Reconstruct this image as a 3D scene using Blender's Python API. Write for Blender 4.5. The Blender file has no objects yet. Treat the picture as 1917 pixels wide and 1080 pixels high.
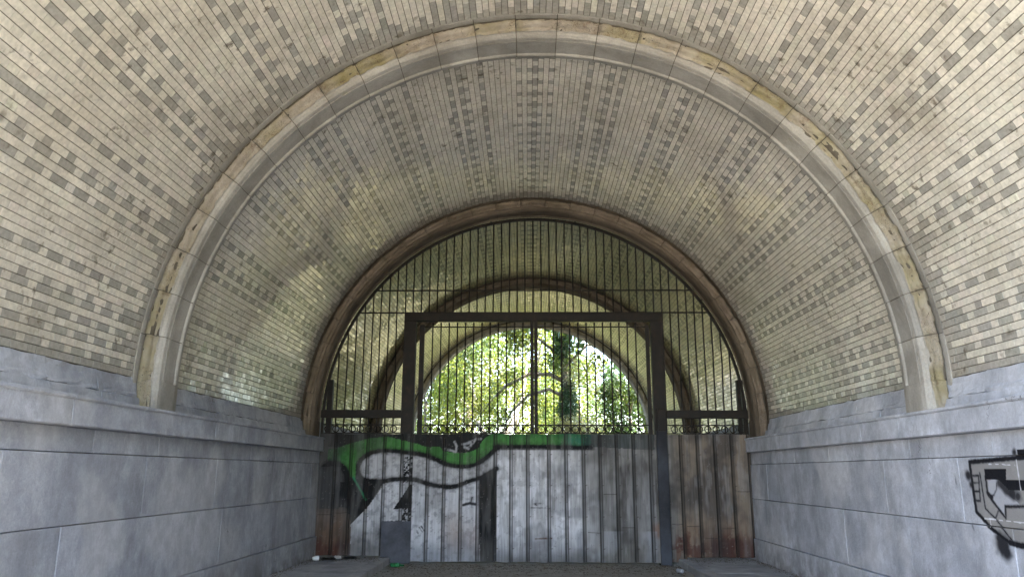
import bpy, math, random
import numpy as np
from mathutils import Matrix, Vector

random.seed(7)
RNG = np.random.default_rng(7)
SC = bpy.context.scene
COL = SC.collection
PI = math.pi

# ------------------------------------------------------------------ camera
EYE = Vector((-0.1015, 0.0, 1.51))
PITCH, YAW, ROLL = 0.23317, -0.020485, 0.00312
cam = bpy.data.cameras.new('camera')
cam_ob = bpy.data.objects.new('camera', cam)
COL.objects.link(cam_ob)
fwd = Vector((math.sin(YAW) * math.cos(PITCH), math.cos(YAW) * math.cos(PITCH), math.sin(PITCH))).normalized()
rgt = Vector((math.cos(YAW), -math.sin(YAW), 0))
upv = rgt.cross(fwd)
r2 = math.cos(ROLL) * rgt + math.sin(ROLL) * upv
u2 = -math.sin(ROLL) * rgt + math.cos(ROLL) * upv
M = Matrix((r2, u2, -fwd)).transposed().to_4x4()
M.translation = EYE
cam_ob.matrix_world = M
cam.sensor_width = 36.0
cam.lens = 1450.0 / 1917.0 * 36.0
cam.clip_start = 0.05
cam.clip_end = 600
SC.camera = cam_ob

# ------------------------------------------------------------------ sky, sun, exposure
SUN_EL, SUN_AZ = math.radians(57), math.radians(118)      # azimuth from +Y towards +X
world = bpy.data.worlds.new('World')
SC.world = world
world.use_nodes = True
wn = world.node_tree.nodes
wl = world.node_tree.links
bg = wn['Background']
sky = wn.new('ShaderNodeTexSky')
sky.sky_type = 'NISHITA'
sky.sun_disc = False
sky.sun_elevation = SUN_EL
sky.sun_rotation = SUN_AZ
sky.dust_density = 2.0
sky.air_density = 1.0
wl.new(sky.outputs[0], bg.inputs[0])
bg.inputs[1].default_value = 0.15
sl = bpy.data.lights.new('sun', 'SUN')
sl.energy = 4.5
sl.angle = math.radians(0.5)
sl.color = (1.0, 0.93, 0.80)
so = bpy.data.objects.new('sun', sl)
COL.objects.link(so)
sdir = Vector((math.sin(SUN_AZ) * math.cos(SUN_EL), math.cos(SUN_AZ) * math.cos(SUN_EL), math.sin(SUN_EL)))
so.rotation_euler = sdir.to_track_quat('Z', 'Y').to_euler()
so.location = (0, 0, 40)
SC.view_settings.view_transform = 'Standard'
SC.view_settings.look = 'None'
SC.view_settings.gamma = 1.0
SC.view_settings.use_curve_mapping = False
SC.view_settings.exposure = 3.95
SC.cycles.use_denoising = True
SC.cycles.max_bounces = 14
SC.cycles.diffuse_bounces = 8
SC.cycles.glossy_bounces = 4
SC.cycles.transparent_max_bounces = 8
SC.cycles.sample_clamp_indirect = 12.0

# ------------------------------------------------------------------ helpers
def link(o, parent=None):
    COL.objects.link(o)
    if parent is not None:
        o.parent = parent
    return o

def mesh(name, verts, faces, mats=(), midx=None, smooth=False, tint=None, paint=None):
    me = bpy.data.meshes.new(name)
    me.from_pydata([tuple(map(float, v)) for v in verts] if not isinstance(verts, list) else verts, [], faces)
    for m in mats:
        me.materials.append(m)
    if midx is not None:
        me.polygons.foreach_set('material_index', np.asarray(midx, dtype=np.int32))
    if smooth is True:
        me.polygons.foreach_set('use_smooth', np.ones(len(me.polygons), dtype=bool))
    elif smooth is not False:
        me.polygons.foreach_set('use_smooth', np.asarray(smooth, dtype=bool))
    if tint is not None:      # per face colours
        a = me.color_attributes.new('tint', 'FLOAT_COLOR', 'CORNER')
        counts = np.zeros(len(me.polygons), dtype=np.int32)
        me.polygons.foreach_get('loop_total', counts)
        a.data.foreach_set('color', np.repeat(np.asarray(tint, dtype=np.float32), counts, axis=0).ravel())
    if paint is not None:     # per vertex RGBA
        a = me.color_attributes.new('paint', 'FLOAT_COLOR', 'POINT')
        a.data.foreach_set('color', np.asarray(paint, dtype=np.float32).ravel())
    me.update()
    return me

def fastmesh(name, V, F, mats=(), tint=None, smooth=False, midx=None):
    """V (n,3) array, F (m,4) int array of quads"""
    me = bpy.data.meshes.new(name)
    n, m = len(V), len(F)
    k = F.shape[1]
    me.vertices.add(n)
    me.vertices.foreach_set('co', np.asarray(V, dtype=np.float32).ravel())
    me.loops.add(m * k)
    me.loops.foreach_set('vertex_index', F.astype(np.int32).ravel())
    me.polygons.add(m)
    me.polygons.foreach_set('loop_start', np.arange(0, m * k, k, dtype=np.int32))
    me.polygons.foreach_set('loop_total', np.full(m, k, dtype=np.int32))
    for mt in mats:
        me.materials.append(mt)
    if midx is not None:
        me.polygons.foreach_set('material_index', np.asarray(midx, dtype=np.int32))
    me.polygons.foreach_set('use_smooth', np.full(m, bool(smooth)))
    me.update(calc_edges=True)
    if tint is not None:
        a = me.color_attributes.new('tint', 'FLOAT_COLOR', 'CORNER')
        a.data.foreach_set('color', np.repeat(np.asarray(tint, dtype=np.float32), k, axis=0).ravel())
    return me

def obj(name, me, parent=None, label=None, cat=None, group=None, kind=None):
    o = bpy.data.objects.new(name, me)
    link(o, parent)
    tag(o, label, cat, group, kind)
    return o

def tag(o, label=None, cat=None, group=None, kind=None):
    if label: o['label'] = label
    if cat: o['category'] = cat
    if group: o['group'] = group
    if kind: o['kind'] = kind
    return o

def thing(name, loc, label, cat, group=None):
    o = bpy.data.objects.new(name, None)
    o.empty_display_size = 0.2
    o.location = loc
    link(o)
    return tag(o, label, cat, group)

class MB:
    def __init__(s):
        s.v, s.f, s.m, s.t = [], [], [], []
    def add(s, v, f, m=0, t=None):
        n = len(s.v)
        s.v += [tuple(map(float, p)) for p in v]
        s.f += [tuple(i + n for i in q) for q in f]
        s.m += [m] * len(f)
        if t is not None: s.t += [t] * len(f)
    def box(s, c0, c1, m=0, bev=0.0, t=None):
        x0, y0, z0 = c0; x1, y1, z1 = c1
        if bev <= 0:
            v = [(x0,y0,z0),(x1,y0,z0),(x1,y1,z0),(x0,y1,z0),(x0,y0,z1),(x1,y0,z1),(x1,y1,z1),(x0,y1,z1)]
            f = [(0,3,2,1),(4,5,6,7),(0,1,5,4),(1,2,6,5),(2,3,7,6),(3,0,4,7)]
            s.add(v, f, m, t); return
        b = bev
        v = []
        for z, q in ((z0, b), (z0 + b, 0), (z1 - b, 0), (z1, b)):
            v += [(x0+q, y0+q, z), (x1-q, y0+q, z), (x1-q, y1-q, z), (x0+q, y1-q, z)]
        f = [(0,3,2,1), (12,13,14,15)]
        for l in range(3):
            for i in range(4):
                j = (i + 1) % 4
                f.append((l*4+i, l*4+j, l*4+4+j, l*4+4+i))
        s.add(v, f, m, t)
    def tube(s, pts, rad, n=6, m=0, cap=True):
        pts = [Vector(p) for p in pts]
        rad = rad if hasattr(rad, '__len__') else [rad] * len(pts)
        V, F = [], []
        a = None
        for i, p in enumerate(pts):
            d = (pts[min(i+1, len(pts)-1)] - pts[max(i-1, 0)]).normalized()
            if a is None:
                a = d.orthogonal().normalized()
            else:
                a = (a - d * a.dot(d)).normalized()
            b = d.cross(a)
            for k in range(n):
                t = 2 * PI * k / n
                V.append(p + (a * math.cos(t) + b * math.sin(t)) * rad[i])
        for i in range(len(pts) - 1):
            for k in range(n):
                q = (k + 1) % n
                F.append((i*n+k, i*n+q, (i+1)*n+q, (i+1)*n+k))
        if cap:
            F.append(tuple(range(n))[::-1]); F.append(tuple(range((len(pts)-1)*n, len(pts)*n)))
        s.add(V, F, m)
    def build(s, name, mats, parent=None, smooth=False, **k):
        if not hasattr(mats, '__len__'): mats = [mats]
        me = mesh(name, s.v, s.f, mats, s.m, smooth, s.t if s.t else None)
        return obj(name, me, parent, **k)

# value noise in numpy ------------------------------------------------
def hash2(ix, iy, seed=0):
    h = (ix.astype(np.int64) * 374761393 + iy.astype(np.int64) * 668265263 + seed * 1442695041) & 0x7fffffff
    h = ((h ^ (h >> 13)) * 1274126177) & 0x7fffffff
    return ((h ^ (h >> 16)) & 0xffff) / 65535.0

def vnoise(x, y, seed=0):
    x = np.asarray(x, float); y = np.asarray(y, float)
    ix, iy = np.floor(x), np.floor(y)
    fx, fy = x - ix, y - iy
    fx = fx*fx*(3-2*fx); fy = fy*fy*(3-2*fy)
    ix = ix.astype(int); iy = iy.astype(int)
    a = hash2(ix, iy, seed); b = hash2(ix+1, iy, seed); c = hash2(ix, iy+1, seed); d = hash2(ix+1, iy+1, seed)
    return (a*(1-fx)+b*fx)*(1-fy) + (c*(1-fx)+d*fx)*fy

def fbm(x, y, seed=0, o=4):
    s, a, t = 0, 1.0, 0
    for i in range(o):
        s = s + a * vnoise(x * 2**i, y * 2**i, seed + i * 17); t += a; a *= 0.55
    return s / t

def inpoly(x, y, poly):
    r = np.zeros(x.shape, bool)
    n = len(poly)
    for i in range(n):
        x1, y1 = poly[i]; x2, y2 = poly[(i+1) % n]
        if y1 == y2: continue
        c = ((y1 > y) != (y2 > y)) & (x < (x2-x1)*(y-y1)/(y2-y1) + x1)
        r ^= c
    return r

def dline(x, y, pts):
    d = np.full(x.shape, 1e9)
    for (x1, y1), (x2, y2) in zip(pts[:-1], pts[1:]):
        dx, dy = x2-x1, y2-y1
        t = np.clip(((x-x1)*dx+(y-y1)*dy)/(dx*dx+dy*dy+1e-12), 0, 1)
        d = np.minimum(d, np.hypot(x-x1-t*dx, y-y1-t*dy))
    return d

def sm(e0, e1, x):
    t = np.clip((x-e0)/(e1-e0), 0, 1)
    return t*t*(3-2*t)

def smooth_path(pts, n=6):
    out = []
    P = [pts[0]] + list(pts) + [pts[-1]]
    for i in range(1, len(P)-2):
        p0, p1, p2, p3 = [np.array(P[j], float) for j in (i-1, i, i+1, i+2)]
        for k in range(n):
            t = k / n
            out.append(tuple(0.5*((2*p1)+(-p0+p2)*t+(2*p0-5*p1+4*p2-p3)*t*t+(-p0+3*p1-3*p2+p3)*t**3)))
    out.append(tuple(pts[-1]))
    return out

# ------------------------------------------------------------------ materials
class NT:
    def __init__(s, name):
        s.mat = bpy.data.materials.new(name)
        s.mat.use_nodes = True
        s.n = s.mat.node_tree.nodes; s.l = s.mat.node_tree.links
        s.b = s.n['Principled BSDF']
        s.pos = None
    def N(s, t, **k):
        n = s.n.new(t)
        for a, v in k.items(): setattr(n, a, v)
        return n
    def P(s):
        if s.pos is None:
            s.pos = s.N('ShaderNodeNewGeometry').outputs['Position']
        return s.pos
    def noise(s, scale, detail=4, rough=0.55, stretch=None, dist=0.0, off=None):
        v = s.P()
        if stretch or off:
            m = s.N('ShaderNodeMapping'); s.l.new(v, m.inputs[0])
            if stretch: m.inputs['Scale'].default_value = stretch
            if off: m.inputs['Location'].default_value = off
            v = m.outputs[0]
        n = s.N('ShaderNodeTexNoise')
        n.inputs['Scale'].default_value = scale; n.inputs['Detail'].default_value = detail
        n.inputs['Roughness'].default_value = rough; n.inputs['Distortion'].default_value = dist
        s.l.new(v, n.inputs['Vector'])
        return n.outputs['Fac']
    def ramp(s, fac, stops, interp='LINEAR'):
        r = s.N('ShaderNodeValToRGB'); r.color_ramp.interpolation = interp
        e = r.color_ramp.elements
        while len(e) < len(stops): e.new(0.5)
        for i, (p, c) in enumerate(stops):
            e[i].position = p
            c = (c, c, c, 1) if not hasattr(c, '__len__') else (c[0], c[1], c[2], 1)
            e[i].color = c
        s.l.new(fac, r.inputs[0])
        return r.outputs[0]
    def mix(s, fac, a, b, mode='MIX'):
        m = s.N('ShaderNodeMix', data_type='RGBA', blend_type=mode)
        for sock, v in ((m.inputs[0], fac), (m.inputs[6], a), (m.inputs[7], b)):
            if hasattr(v, 'is_output') or isinstance(v, bpy.types.NodeSocket): s.l.new(v, sock)
            elif hasattr(v, '__len__'): sock.default_value = (v[0], v[1], v[2], 1)
            else: sock.default_value = v
        return m.outputs[2]
    def math(s, op, a, b=0.0):
        m = s.N('ShaderNodeMath', operation=op)
        for sock, v in ((m.inputs[0], a), (m.inputs[1], b)):
            if isinstance(v, bpy.types.NodeSocket): s.l.new(v, sock)
            else: sock.default_value = v
        return m.outputs[0]
    def attr(s, name):
        a = s.N('ShaderNodeAttribute', attribute_name=name); return a
    def rand(s):
        return s.N('ShaderNodeObjectInfo').outputs['Random']
    def sep(s):
        x = s.N('ShaderNodeSeparateXYZ'); s.l.new(s.P(), x.inputs[0]); return x.outputs
    def bump(s, h, strength=0.3, dist=0.01):
        b = s.N('ShaderNodeBump'); b.inputs['Strength'].default_value = strength; b.inputs['Distance'].default_value = dist
        s.l.new(h, b.inputs['Height']); s.l.new(b.outputs[0], s.b.inputs['Normal'])
    def out(s, col=None, rough=None, spec=None, metal=None):
        for k, v in (('Base Color', col), ('Roughness', rough), ('Specular IOR Level', spec), ('Metallic', metal)):
            if v is None: continue
            if isinstance(v, bpy.types.NodeSocket): s.l.new(v, s.b.inputs[k])
            elif hasattr(v, '__len__'): s.b.inputs[k].default_value = (v[0], v[1], v[2], 1)
            else: s.b.inputs[k].default_value = v
        return s.mat

def mat_tile():
    t = NT('glazed_brick')
    c = t.attr('tint').outputs['Color']
    # crazing dirt film, soft clouds of grime
    c = t.mix(t.ramp(t.noise(1.1, 5, 0.6), [(0.40, 0.0), (0.80, 0.42)]), c, (0.38, 0.32, 0.235))
    # dark smudges where joints weep
    sp = t.ramp(t.noise(4.2, 3, 0.5, off=(3.1, 1.7, 9.2)), [(0.66, 0.0), (0.80, 0.85)])
    c = t.mix(sp, c, (0.085, 0.068, 0.05))
    w1 = t.ramp(t.noise(2.3, 2, 0.5, off=(6, 2, 4)), [(0.50, 0.0), (0.62, 1.0)])
    w2 = t.ramp(t.noise(11, 3, 0.6, off=(1, 9, 5)), [(0.57, 0.0), (0.70, 0.8)])
    c = t.mix(t.math('MULTIPLY', w1, w2), c, (0.12, 0.095, 0.065))
    c = t.mix(t.ramp(t.noise(0.8, 6, 0.7, off=(2, 6, 11)), [(0.50, 0.0), (0.72, 0.45)]), c, (0.27, 0.235, 0.175))
    # pale lime runs
    c = t.mix(t.ramp(t.noise(1.7, 5, 0.7, off=(12, 3, 7)), [(0.60, 0.0), (0.74, 0.30)]), c, (0.62, 0.60, 0.56))
    fine = t.ramp(t.noise(26, 3, 0.6), [(0.3, 0.80), (0.7, 1.07)])
    c = t.mix(1.0, c, fine, 'MULTIPLY')
    rg = t.ramp(t.noise(7, 3), [(0.3, 0.05), (0.75, 0.17)])
    t.bump(t.noise(14, 2, 0.5), 0.05, 0.01)
    return t.out(c, rg, 0.55)

def mat_mortar():
    t = NT('mortar')
    c = t.ramp(t.noise(6, 4), [(0.3, (0.075, 0.064, 0.048)), (0.7, (0.15, 0.13, 0.10))])
    return t.out(c, 0.95, 0.1)

def stone_base(t, lo, hi, blot, streak=0.5):
    c = t.ramp(t.noise(1.3, 6, 0.62, dist=0.4), [(0.36, lo), (0.64, hi)])
    v = t.rand()
    c = t.mix(1.0, c, t.ramp(v, [(0, 0.84), (1, 1.10)]), 'MULTIPLY')
    st = t.ramp(t.noise(2.1, 8, 0.74, stretch=(1.3, 1.3, 0.75), dist=0.15), [(0.44, 0.0), (0.66, streak)])
    c = t.mix(st, c, blot)
    c = t.mix(t.ramp(t.noise(5.5, 6, 0.7, off=(5, 2, 1)), [(0.60, 0.0), (0.78, 0.55)]), c, blot)
    c = t.mix(1.0, c, t.ramp(t.noise(55, 4, 0.7), [(0.25, 0.84), (0.75, 1.12)]), 'MULTIPLY')
    return c

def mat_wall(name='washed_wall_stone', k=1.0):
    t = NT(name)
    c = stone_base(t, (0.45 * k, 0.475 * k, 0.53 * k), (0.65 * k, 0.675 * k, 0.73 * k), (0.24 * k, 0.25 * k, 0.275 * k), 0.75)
    # pale patched render
    c = t.mix(t.ramp(t.noise(0.9, 3, 0.5, off=(9, 4, 2)), [(0.52, 0.0), (0.60, 0.45)]), c, (0.72 * k, 0.72 * k, 0.73 * k))
    c = t.mix(t.ramp(t.noise(7, 6, 0.75, off=(3, 3, 9)), [(0.42, 0.35), (0.60, 0.0)]), c, (0.30 * k, 0.31 * k, 0.34 * k))
    zz = t.sep()[2]
    low = t.math('MULTIPLY', t.ramp(zz, [(0.05, 1.0), (0.62, 0.0)]), t.ramp(t.noise(3.1, 5, 0.7, off=(2, 8, 1)), [(0.40, 0.0), (0.62, 0.9)]))
    c = t.mix(low, c, (0.17, 0.165, 0.16))
    # hairline cracks and root stains
    vor = t.N('ShaderNodeTexVoronoi', feature='DISTANCE_TO_EDGE'); vor.inputs['Scale'].default_value = 0.9
    w = t.N('ShaderNodeVectorMath', operation='ADD'); t.l.new(t.P(), w.inputs[0])
    nz = t.N('ShaderNodeTexNoise'); nz.inputs['Scale'].default_value = 2.5; nz.inputs['Detail'].default_value = 5
    t.l.new(t.P(), nz.inputs['Vector']); t.l.new(nz.outputs['Color'], w.inputs[1]); t.l.new(w.outputs[0], vor.inputs['Vector'])
    crack = t.math('LESS_THAN', vor.outputs['Distance'], 0.0035)
    gate = t.ramp(t.noise(0.8, 2, 0.5, off=(1, 7, 3)), [(0.58, 0.0), (0.64, 0.6)])
    c = t.mix(t.math('MULTIPLY', crack, gate), c, (0.09, 0.085, 0.08))
    c = t.mix(t.attr('cover').outputs['Fac'], c, t.attr('paint').outputs['Color'])
    t.bump(t.noise(24, 7, 0.75), 0.55, 0.016)
    return t.out(c, 0.86, 0.25)

def mat_trim(name='trim_stone', lo=(0.25, 0.235, 0.205), hi=(0.41, 0.39, 0.345), blot=(0.17, 0.15, 0.12)):
    t = NT(name)
    c = stone_base(t, lo, hi, blot, 0.35)
    x = t.sep()
    c = t.mix(t.ramp(t.noise(2.6, 4, 0.6, off=(4, 4, 4)), [(0.66, 0.0), (0.76, 0.6)]), c, (0.25, 0.24, 0.10))
    t.bump(t.noise(40, 6, 0.7), 0.3, 0.01)
    return t.out(c, 0.85, 0.25)

def mat_roll(name='weathered_moulding_stone', a=(0.24, 0.20, 0.15), b=(0.50, 0.45, 0.375), moss=(0.25, 0.215, 0.065)):
    t = NT(name)
    c = t.ramp(t.noise(3.5, 6, 0.65), [(0.3, a), (0.7, b)])
    c = t.mix(t.ramp(t.noise(1.5, 4, 0.6, off=(2, 5, 8)), [(0.40, 0.0), (0.74, 0.78)]), c, moss)
    c = t.mix(t.ramp(t.noise(9, 5, 0.7, off=(7, 1, 2)), [(0.56, 0.0), (0.72, 0.8)]), c, (0.17, 0.11, 0.065))
    v = t.N('ShaderNodeTexVoronoi', feature='DISTANCE_TO_EDGE'); v.inputs['Scale'].default_value = 5.0
    ad = t.N('ShaderNodeVectorMath', operation='ADD'); nz = t.N('ShaderNodeTexNoise'); nz.inputs['Scale'].default_value = 9; nz.inputs['Detail'].default_value = 5
    t.l.new(t.P(), nz.inputs['Vector']); t.l.new(t.P(), ad.inputs[0]); t.l.new(nz.outputs['Color'], ad.inputs[1]); t.l.new(ad.outputs[0], v.inputs['Vector'])
    cr = t.math('MULTIPLY', t.math('LESS_THAN', v.outputs['Distance'], 0.014), t.ramp(t.noise(2.2, 3, .5, off=(4, 1, 1)), [(.48, 0.0), (.56, .85)]))
    c = t.mix(cr, c, (0.07, 0.045, 0.03))
    t.bump(t.noise(22, 7, 0.78), 0.9, 0.03)
    return t.out(c, 0.8, 0.3)

def mat_iron():
    t = NT('rusted_black_iron')
    c = t.ramp(t.noise(9, 5, 0.65), [(0.35, (0.010, 0.0085, 0.007)), (0.60, (0.018, 0.013, 0.009)), (0.82, (0.05, 0.026, 0.014))])
    t.bump(t.noise(60, 4), 0.3, 0.004)
    return t.out(c, 0.6, 0.25)

def mat_sheet():
    t = NT('painted_sheet_metal')
    base = t.ramp(t.noise(2.2, 6, 0.65), [(0.3, (0.16, 0.155, 0.15)), (0.7, (0.30, 0.285, 0.26))])
    st = t.noise(3.0, 6, 0.7, stretch=(9, 1, 0.35))
    p = t.attr('paint')
    c = t.mix(p.outputs['Alpha'], base, p.outputs['Color'])
    c = t.mix(1.0, c, t.ramp(st, [(0.25, 0.55), (0.55, 1.0), (0.8, 1.12)]), 'MULTIPLY')
    c = t.mix(t.ramp(t.noise(11, 6, 0.75, off=(2, 3, 4)), [(0.58, 0.0), (0.72, 0.55)]), c, (0.07, 0.062, 0.056))
    c = t.mix(t.ramp(t.noise(5, 5, 0.7, stretch=(4, 1, 0.6), off=(8, 3, 4)), [(0.66, 0.0), (0.76, 0.5)]), c, (0.15, 0.065, 0.03))
    t.bump(t.noise(7, 4, 0.6, stretch=(1, 1, 0.5)), 0.25, 0.02)
    return t.out(c, 0.72, 0.16)

def mat_simple(name, lo, hi, scale, rough=0.9, bump=0.4, bscale=None, spec=0.25, d=0.02):
    t = NT(name)
    c = t.ramp(t.noise(scale, 6, 0.65), [(0.3, lo), (0.7, hi)])
    c = t.mix(1.0, c, t.ramp(t.rand(), [(0, 0.85), (1, 1.12)]), 'MULTIPLY')
    if bump: t.bump(t.noise(bscale or scale * 8, 5, 0.7), bump, d)
    return t.out(c, rough, spec)

def mat_leaf(name, tr=0.45):
    t = NT(name)
    a = t.attr('tint').outputs['Color']
    t.out(a, 0.5, 0.35)
    tl = t.N('ShaderNodeBsdfTranslucent')
    t.l.new(t.mix(1.0, a, (1.75, 1.58, 0.62), 'MULTIPLY'), tl.inputs[0])
    mx = t.N('ShaderNodeMixShader'); mx.inputs[0].default_value = tr
    t.l.new(t.b.outputs[0], mx.inputs[1]); t.l.new(tl.outputs[0], mx.inputs[2])
    t.l.new(mx.outputs[0], t.n['Material Output'].inputs[0])
    return t.mat

WALL_L = mat_wall('shaded_wall_stone', 0.78)  # same wall stone, darkened for the weaker light on the left side
TILE, MORTAR, WALL, TRIM, ROLL_M, IRON, SHEET = mat_tile(), mat_mortar(), mat_wall(), mat_trim(), mat_roll(), mat_iron(), mat_sheet()
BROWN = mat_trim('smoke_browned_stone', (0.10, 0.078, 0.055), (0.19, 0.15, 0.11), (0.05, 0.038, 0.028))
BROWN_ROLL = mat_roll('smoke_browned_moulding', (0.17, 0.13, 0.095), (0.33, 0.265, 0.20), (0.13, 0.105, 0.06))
ROAD = mat_simple('dusty_asphalt', (0.24, 0.225, 0.20), (0.40, 0.375, 0.34), 5, bump=0.6, bscale=60)
SLAB = mat_simple('pavement_concrete', (0.24, 0.24, 0.245), (0.40, 0.40, 0.405), 4, bump=0.5, bscale=50)
GRASS = mat_simple('leafy_earth', (0.075, 0.070, 0.032), (0.145, 0.13, 0.062), 3)
SOIL = mat_simple('sandy_ground', (0.23, 0.205, 0.165), (0.34, 0.305, 0.25), 2)
BARK = mat_simple('tree_bark', (0.10, 0.085, 0.065), (0.24, 0.21, 0.17), 6, bump=0.8, bscale=20)
LEAF = mat_leaf('leaf')
IVY = mat_leaf('ivy_leaf', 0.2)
FACADE = mat_simple('portal_stone', (0.28, 0.27, 0.25), (0.42, 0.40, 0.37), 1.5)

# ------------------------------------------------------------------ tunnel dimensions
ZS = 2.385            # springing line
R_T = 3.955           # glazed brick face
PITCH_S = 0.0677      # course height along the arc
DTH = PITCH_S / R_T
BOND = 0.310
RIB_Y = [1.75, 7.58, 13.34, 19.17, 24.78]     # front of each stone arch
RIB_D = 0.53
MARG = 0.10

# ground / floor --------------------------------------------------------
def grid_sheet(name, x0, x1, y0, y1, z, mat, n=1, amp=0.0, label=None):
    xs = np.linspace(x0, x1, n + 1); ys = np.linspace(y0, y1, n + 1)
    X, Y = np.meshgrid(xs, ys)
    Z = np.full_like(X, z) + amp * (fbm(X * 1.3, Y * 1.3, 3) - 0.5)
    V = np.stack([X.ravel(), Y.ravel(), Z.ravel()], 1)
    i = np.arange(n * (n + 1)).reshape(n, n + 1)[:, :n].ravel()
    F = np.stack([i, i + 1, i + n + 2, i + n + 1], 1)
    return obj(name, fastmesh(name, V, F, [mat], smooth=True), kind='structure', label=label)

g = MB()
g.add([(-150, -150, -0.06), (150, -150, -0.06), (150, 300, -0.06), (-150, 300, -0.06)], [(0, 1, 2, 3)])
g.build('ground', SOIL, kind='structure', label='sandy earth around the tunnel')
grid_sheet('meadow', -60, 60, 26, 200, 0.0, GRASS, 24, 0.3)
grid_sheet('road', -2.455, 2.455, -10, 25.9, 0.0, ROAD, 160, 0.03, 'dusty dark roadway running through the tunnel')

pav = {}
for s in (-1, 1):
    p = bpy.data.objects.new('pavement', None); link(p)
    tag(p, 'raised concrete pavement along the %s wall' % ('left' if s < 0 else 'right'), None, None, 'structure')
    b = MB()
    b.box((min(s*2.47, s*3.82), -2, -0.1), (max(s*2.47, s*3.82), 26, 0.090), 0)
    b.build('bedding', MORTAR, p)
    y = 0.4
    while y < 25.5:
        L = 1.15 + random.uniform(-0.05, 0.05)
        b = MB(); b.box((min(s*2.44, s*2.62), y, -0.05), (max(s*2.44, s*2.62), y + L - 0.008, 0.108), 0, 0.012)
        b.build('kerb_stone', SLAB, p)
        if y > 8.5 or True:
            for xa, xb in ((2.628, 3.20), (3.206, 3.80)):
                b = MB(); dz = random.uniform(-0.003, 0.003)
                b.box((min(s*xa, s*xb), y, 0.0), (max(s*xa, s*xb), y + L - 0.007, 0.105 + dz), 0, 0.006)
                b.build('paving_slab', SLAB, p)
        y += L

# ------------------------------------------------------------------ vault shell and hill
def arc_profile(R, xw, zb, n=72):
    pts = [(xw, zb), (xw, 2.107), (R, 2.107), (R, ZS - 0.02)]
    for i in range(n + 1):
        t = PI * i / n
        pts.append((R * math.cos(t), ZS + R * math.sin(t)))
    pts += [(-R, ZS - 0.02), (-R, 2.107), (-xw, 2.107), (-xw, zb)]
    return pts

prof_in = arc_profile(R_T + 0.013, 3.81, -0.3)
b = MB()
ys = (1.9, 25.25)
n = len(prof_in)
b.add([(x, ys[0], z) for x, z in prof_in] + [(x, ys[1], z) for x, z in prof_in],
      [(i, i + 1, n + i + 1, n + i) for i in range(n - 1)])
shell = b.build('tunnel_core', MORTAR, kind='structure', label='mortar bed of the vault and side walls')

# portal facades and the wooded hill that covers the tunnel
def facade(name, y, d, label):
    ring = [(4.0 * math.cos(PI * i / 48), ZS + 4.0 * math.sin(PI * i / 48)) for i in range(49)]
    inner = [(4.0, -0.3)] + ring + [(-4.0, -0.3)]
    def outer(x, z):
        return None
    out = []
    top, w = 7.6, 16.0
    for i, (x, z) in enumerate(inner):
        if i == 0: out.append((w, -0.3)); continue
        if i == len(inner) - 1: out.append((-w, -0.3)); continue
        t = PI * (i - 1) / 48
        if t < PI * .2: out.append((w, ZS + (top - ZS) * t / (PI * .2)))
        elif t > PI * .8: out.append((-w, ZS + (top - ZS) * (PI - t) / (PI * .2)))
        else: out.append((w * (1 - 2 * (t - PI * .2) / (PI * .6)), top))
    m = len(inner)
    b = MB()
    for yy in (y, y + d):
        pass
    V = [(x, y, z) for x, z in inner] + [(x, y, z) for x, z in out] + [(x, y + d, z) for x, z in inner] + [(x, y + d, z) for x, z in out]
    F = []
    for i in range(m - 1):
        F += [(i, i+1, m+i+1, m+i), (2*m+i, 3*m+i, 3*m+i+1, 2*m+i+1), (i, 2*m+i, 2*m+i+1, i+1), (m+i, m+i+1, 3*m+i+1, 3*m+i)]
    b.add(V, F)
    return b.build(name, FACADE, label=label, cat='portal wall', group='portal walls of the tunnel')
facade('portal_wall', 1.62, 0.7, 'stone portal wall at the near tunnel mouth')
facade('portal_wall', 24.9, 0.36, 'stone portal wall framing the far sunlit tunnel mouth')
X, Y = np.meshgrid(np.linspace(-45, 45, 61), np.linspace(1.7, 25.2, 21))
Z = 7.5 + 1.2 * fbm(X * .2, Y * .2, 5) - 0.012 * np.maximum(np.abs(X) - 14, 0) ** 2
V = np.stack([X.ravel(), Y.ravel(), Z.ravel()], 1)
i = (np.arange(20)[:, None] * 61 + np.arange(60)[None]).ravel()
obj('hillside', fastmesh('hillside', V, np.stack([i, i+1, i+62, i+61], 1), [GRASS], smooth=True), kind='structure')

# ------------------------------------------------------------------ glazed brick vaults
CREAM = np.array([0.71, 0.665, 0.565]); GREY = np.array([0.395, 0.380, 0.335])
def course_kind(k):
    a = abs(k)
    if a >= 91: return 'G'
    if a == 0: return 'S'
    if a in (1, 3): return 'H'
    if a < 10: return 'p'
    m = (a - 10) % 14
    last = a >= 80
    if m in (0, 4, 6): return 'S'
    if m == 3: return 'H'
    if last and m in (8, 10): return 'S'
    return 'p'

def tile_frame(k):
    """position, inward normal, tangent of course k (k>0 = left)"""
    th = PI / 2 + k * DTH
    c, s = math.cos(th), math.sin(th)
    return Vector((R_T * c, 0, ZS + R_T * s)), Vector((-c, 0, -s)), Vector((-s, 0, c))

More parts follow.
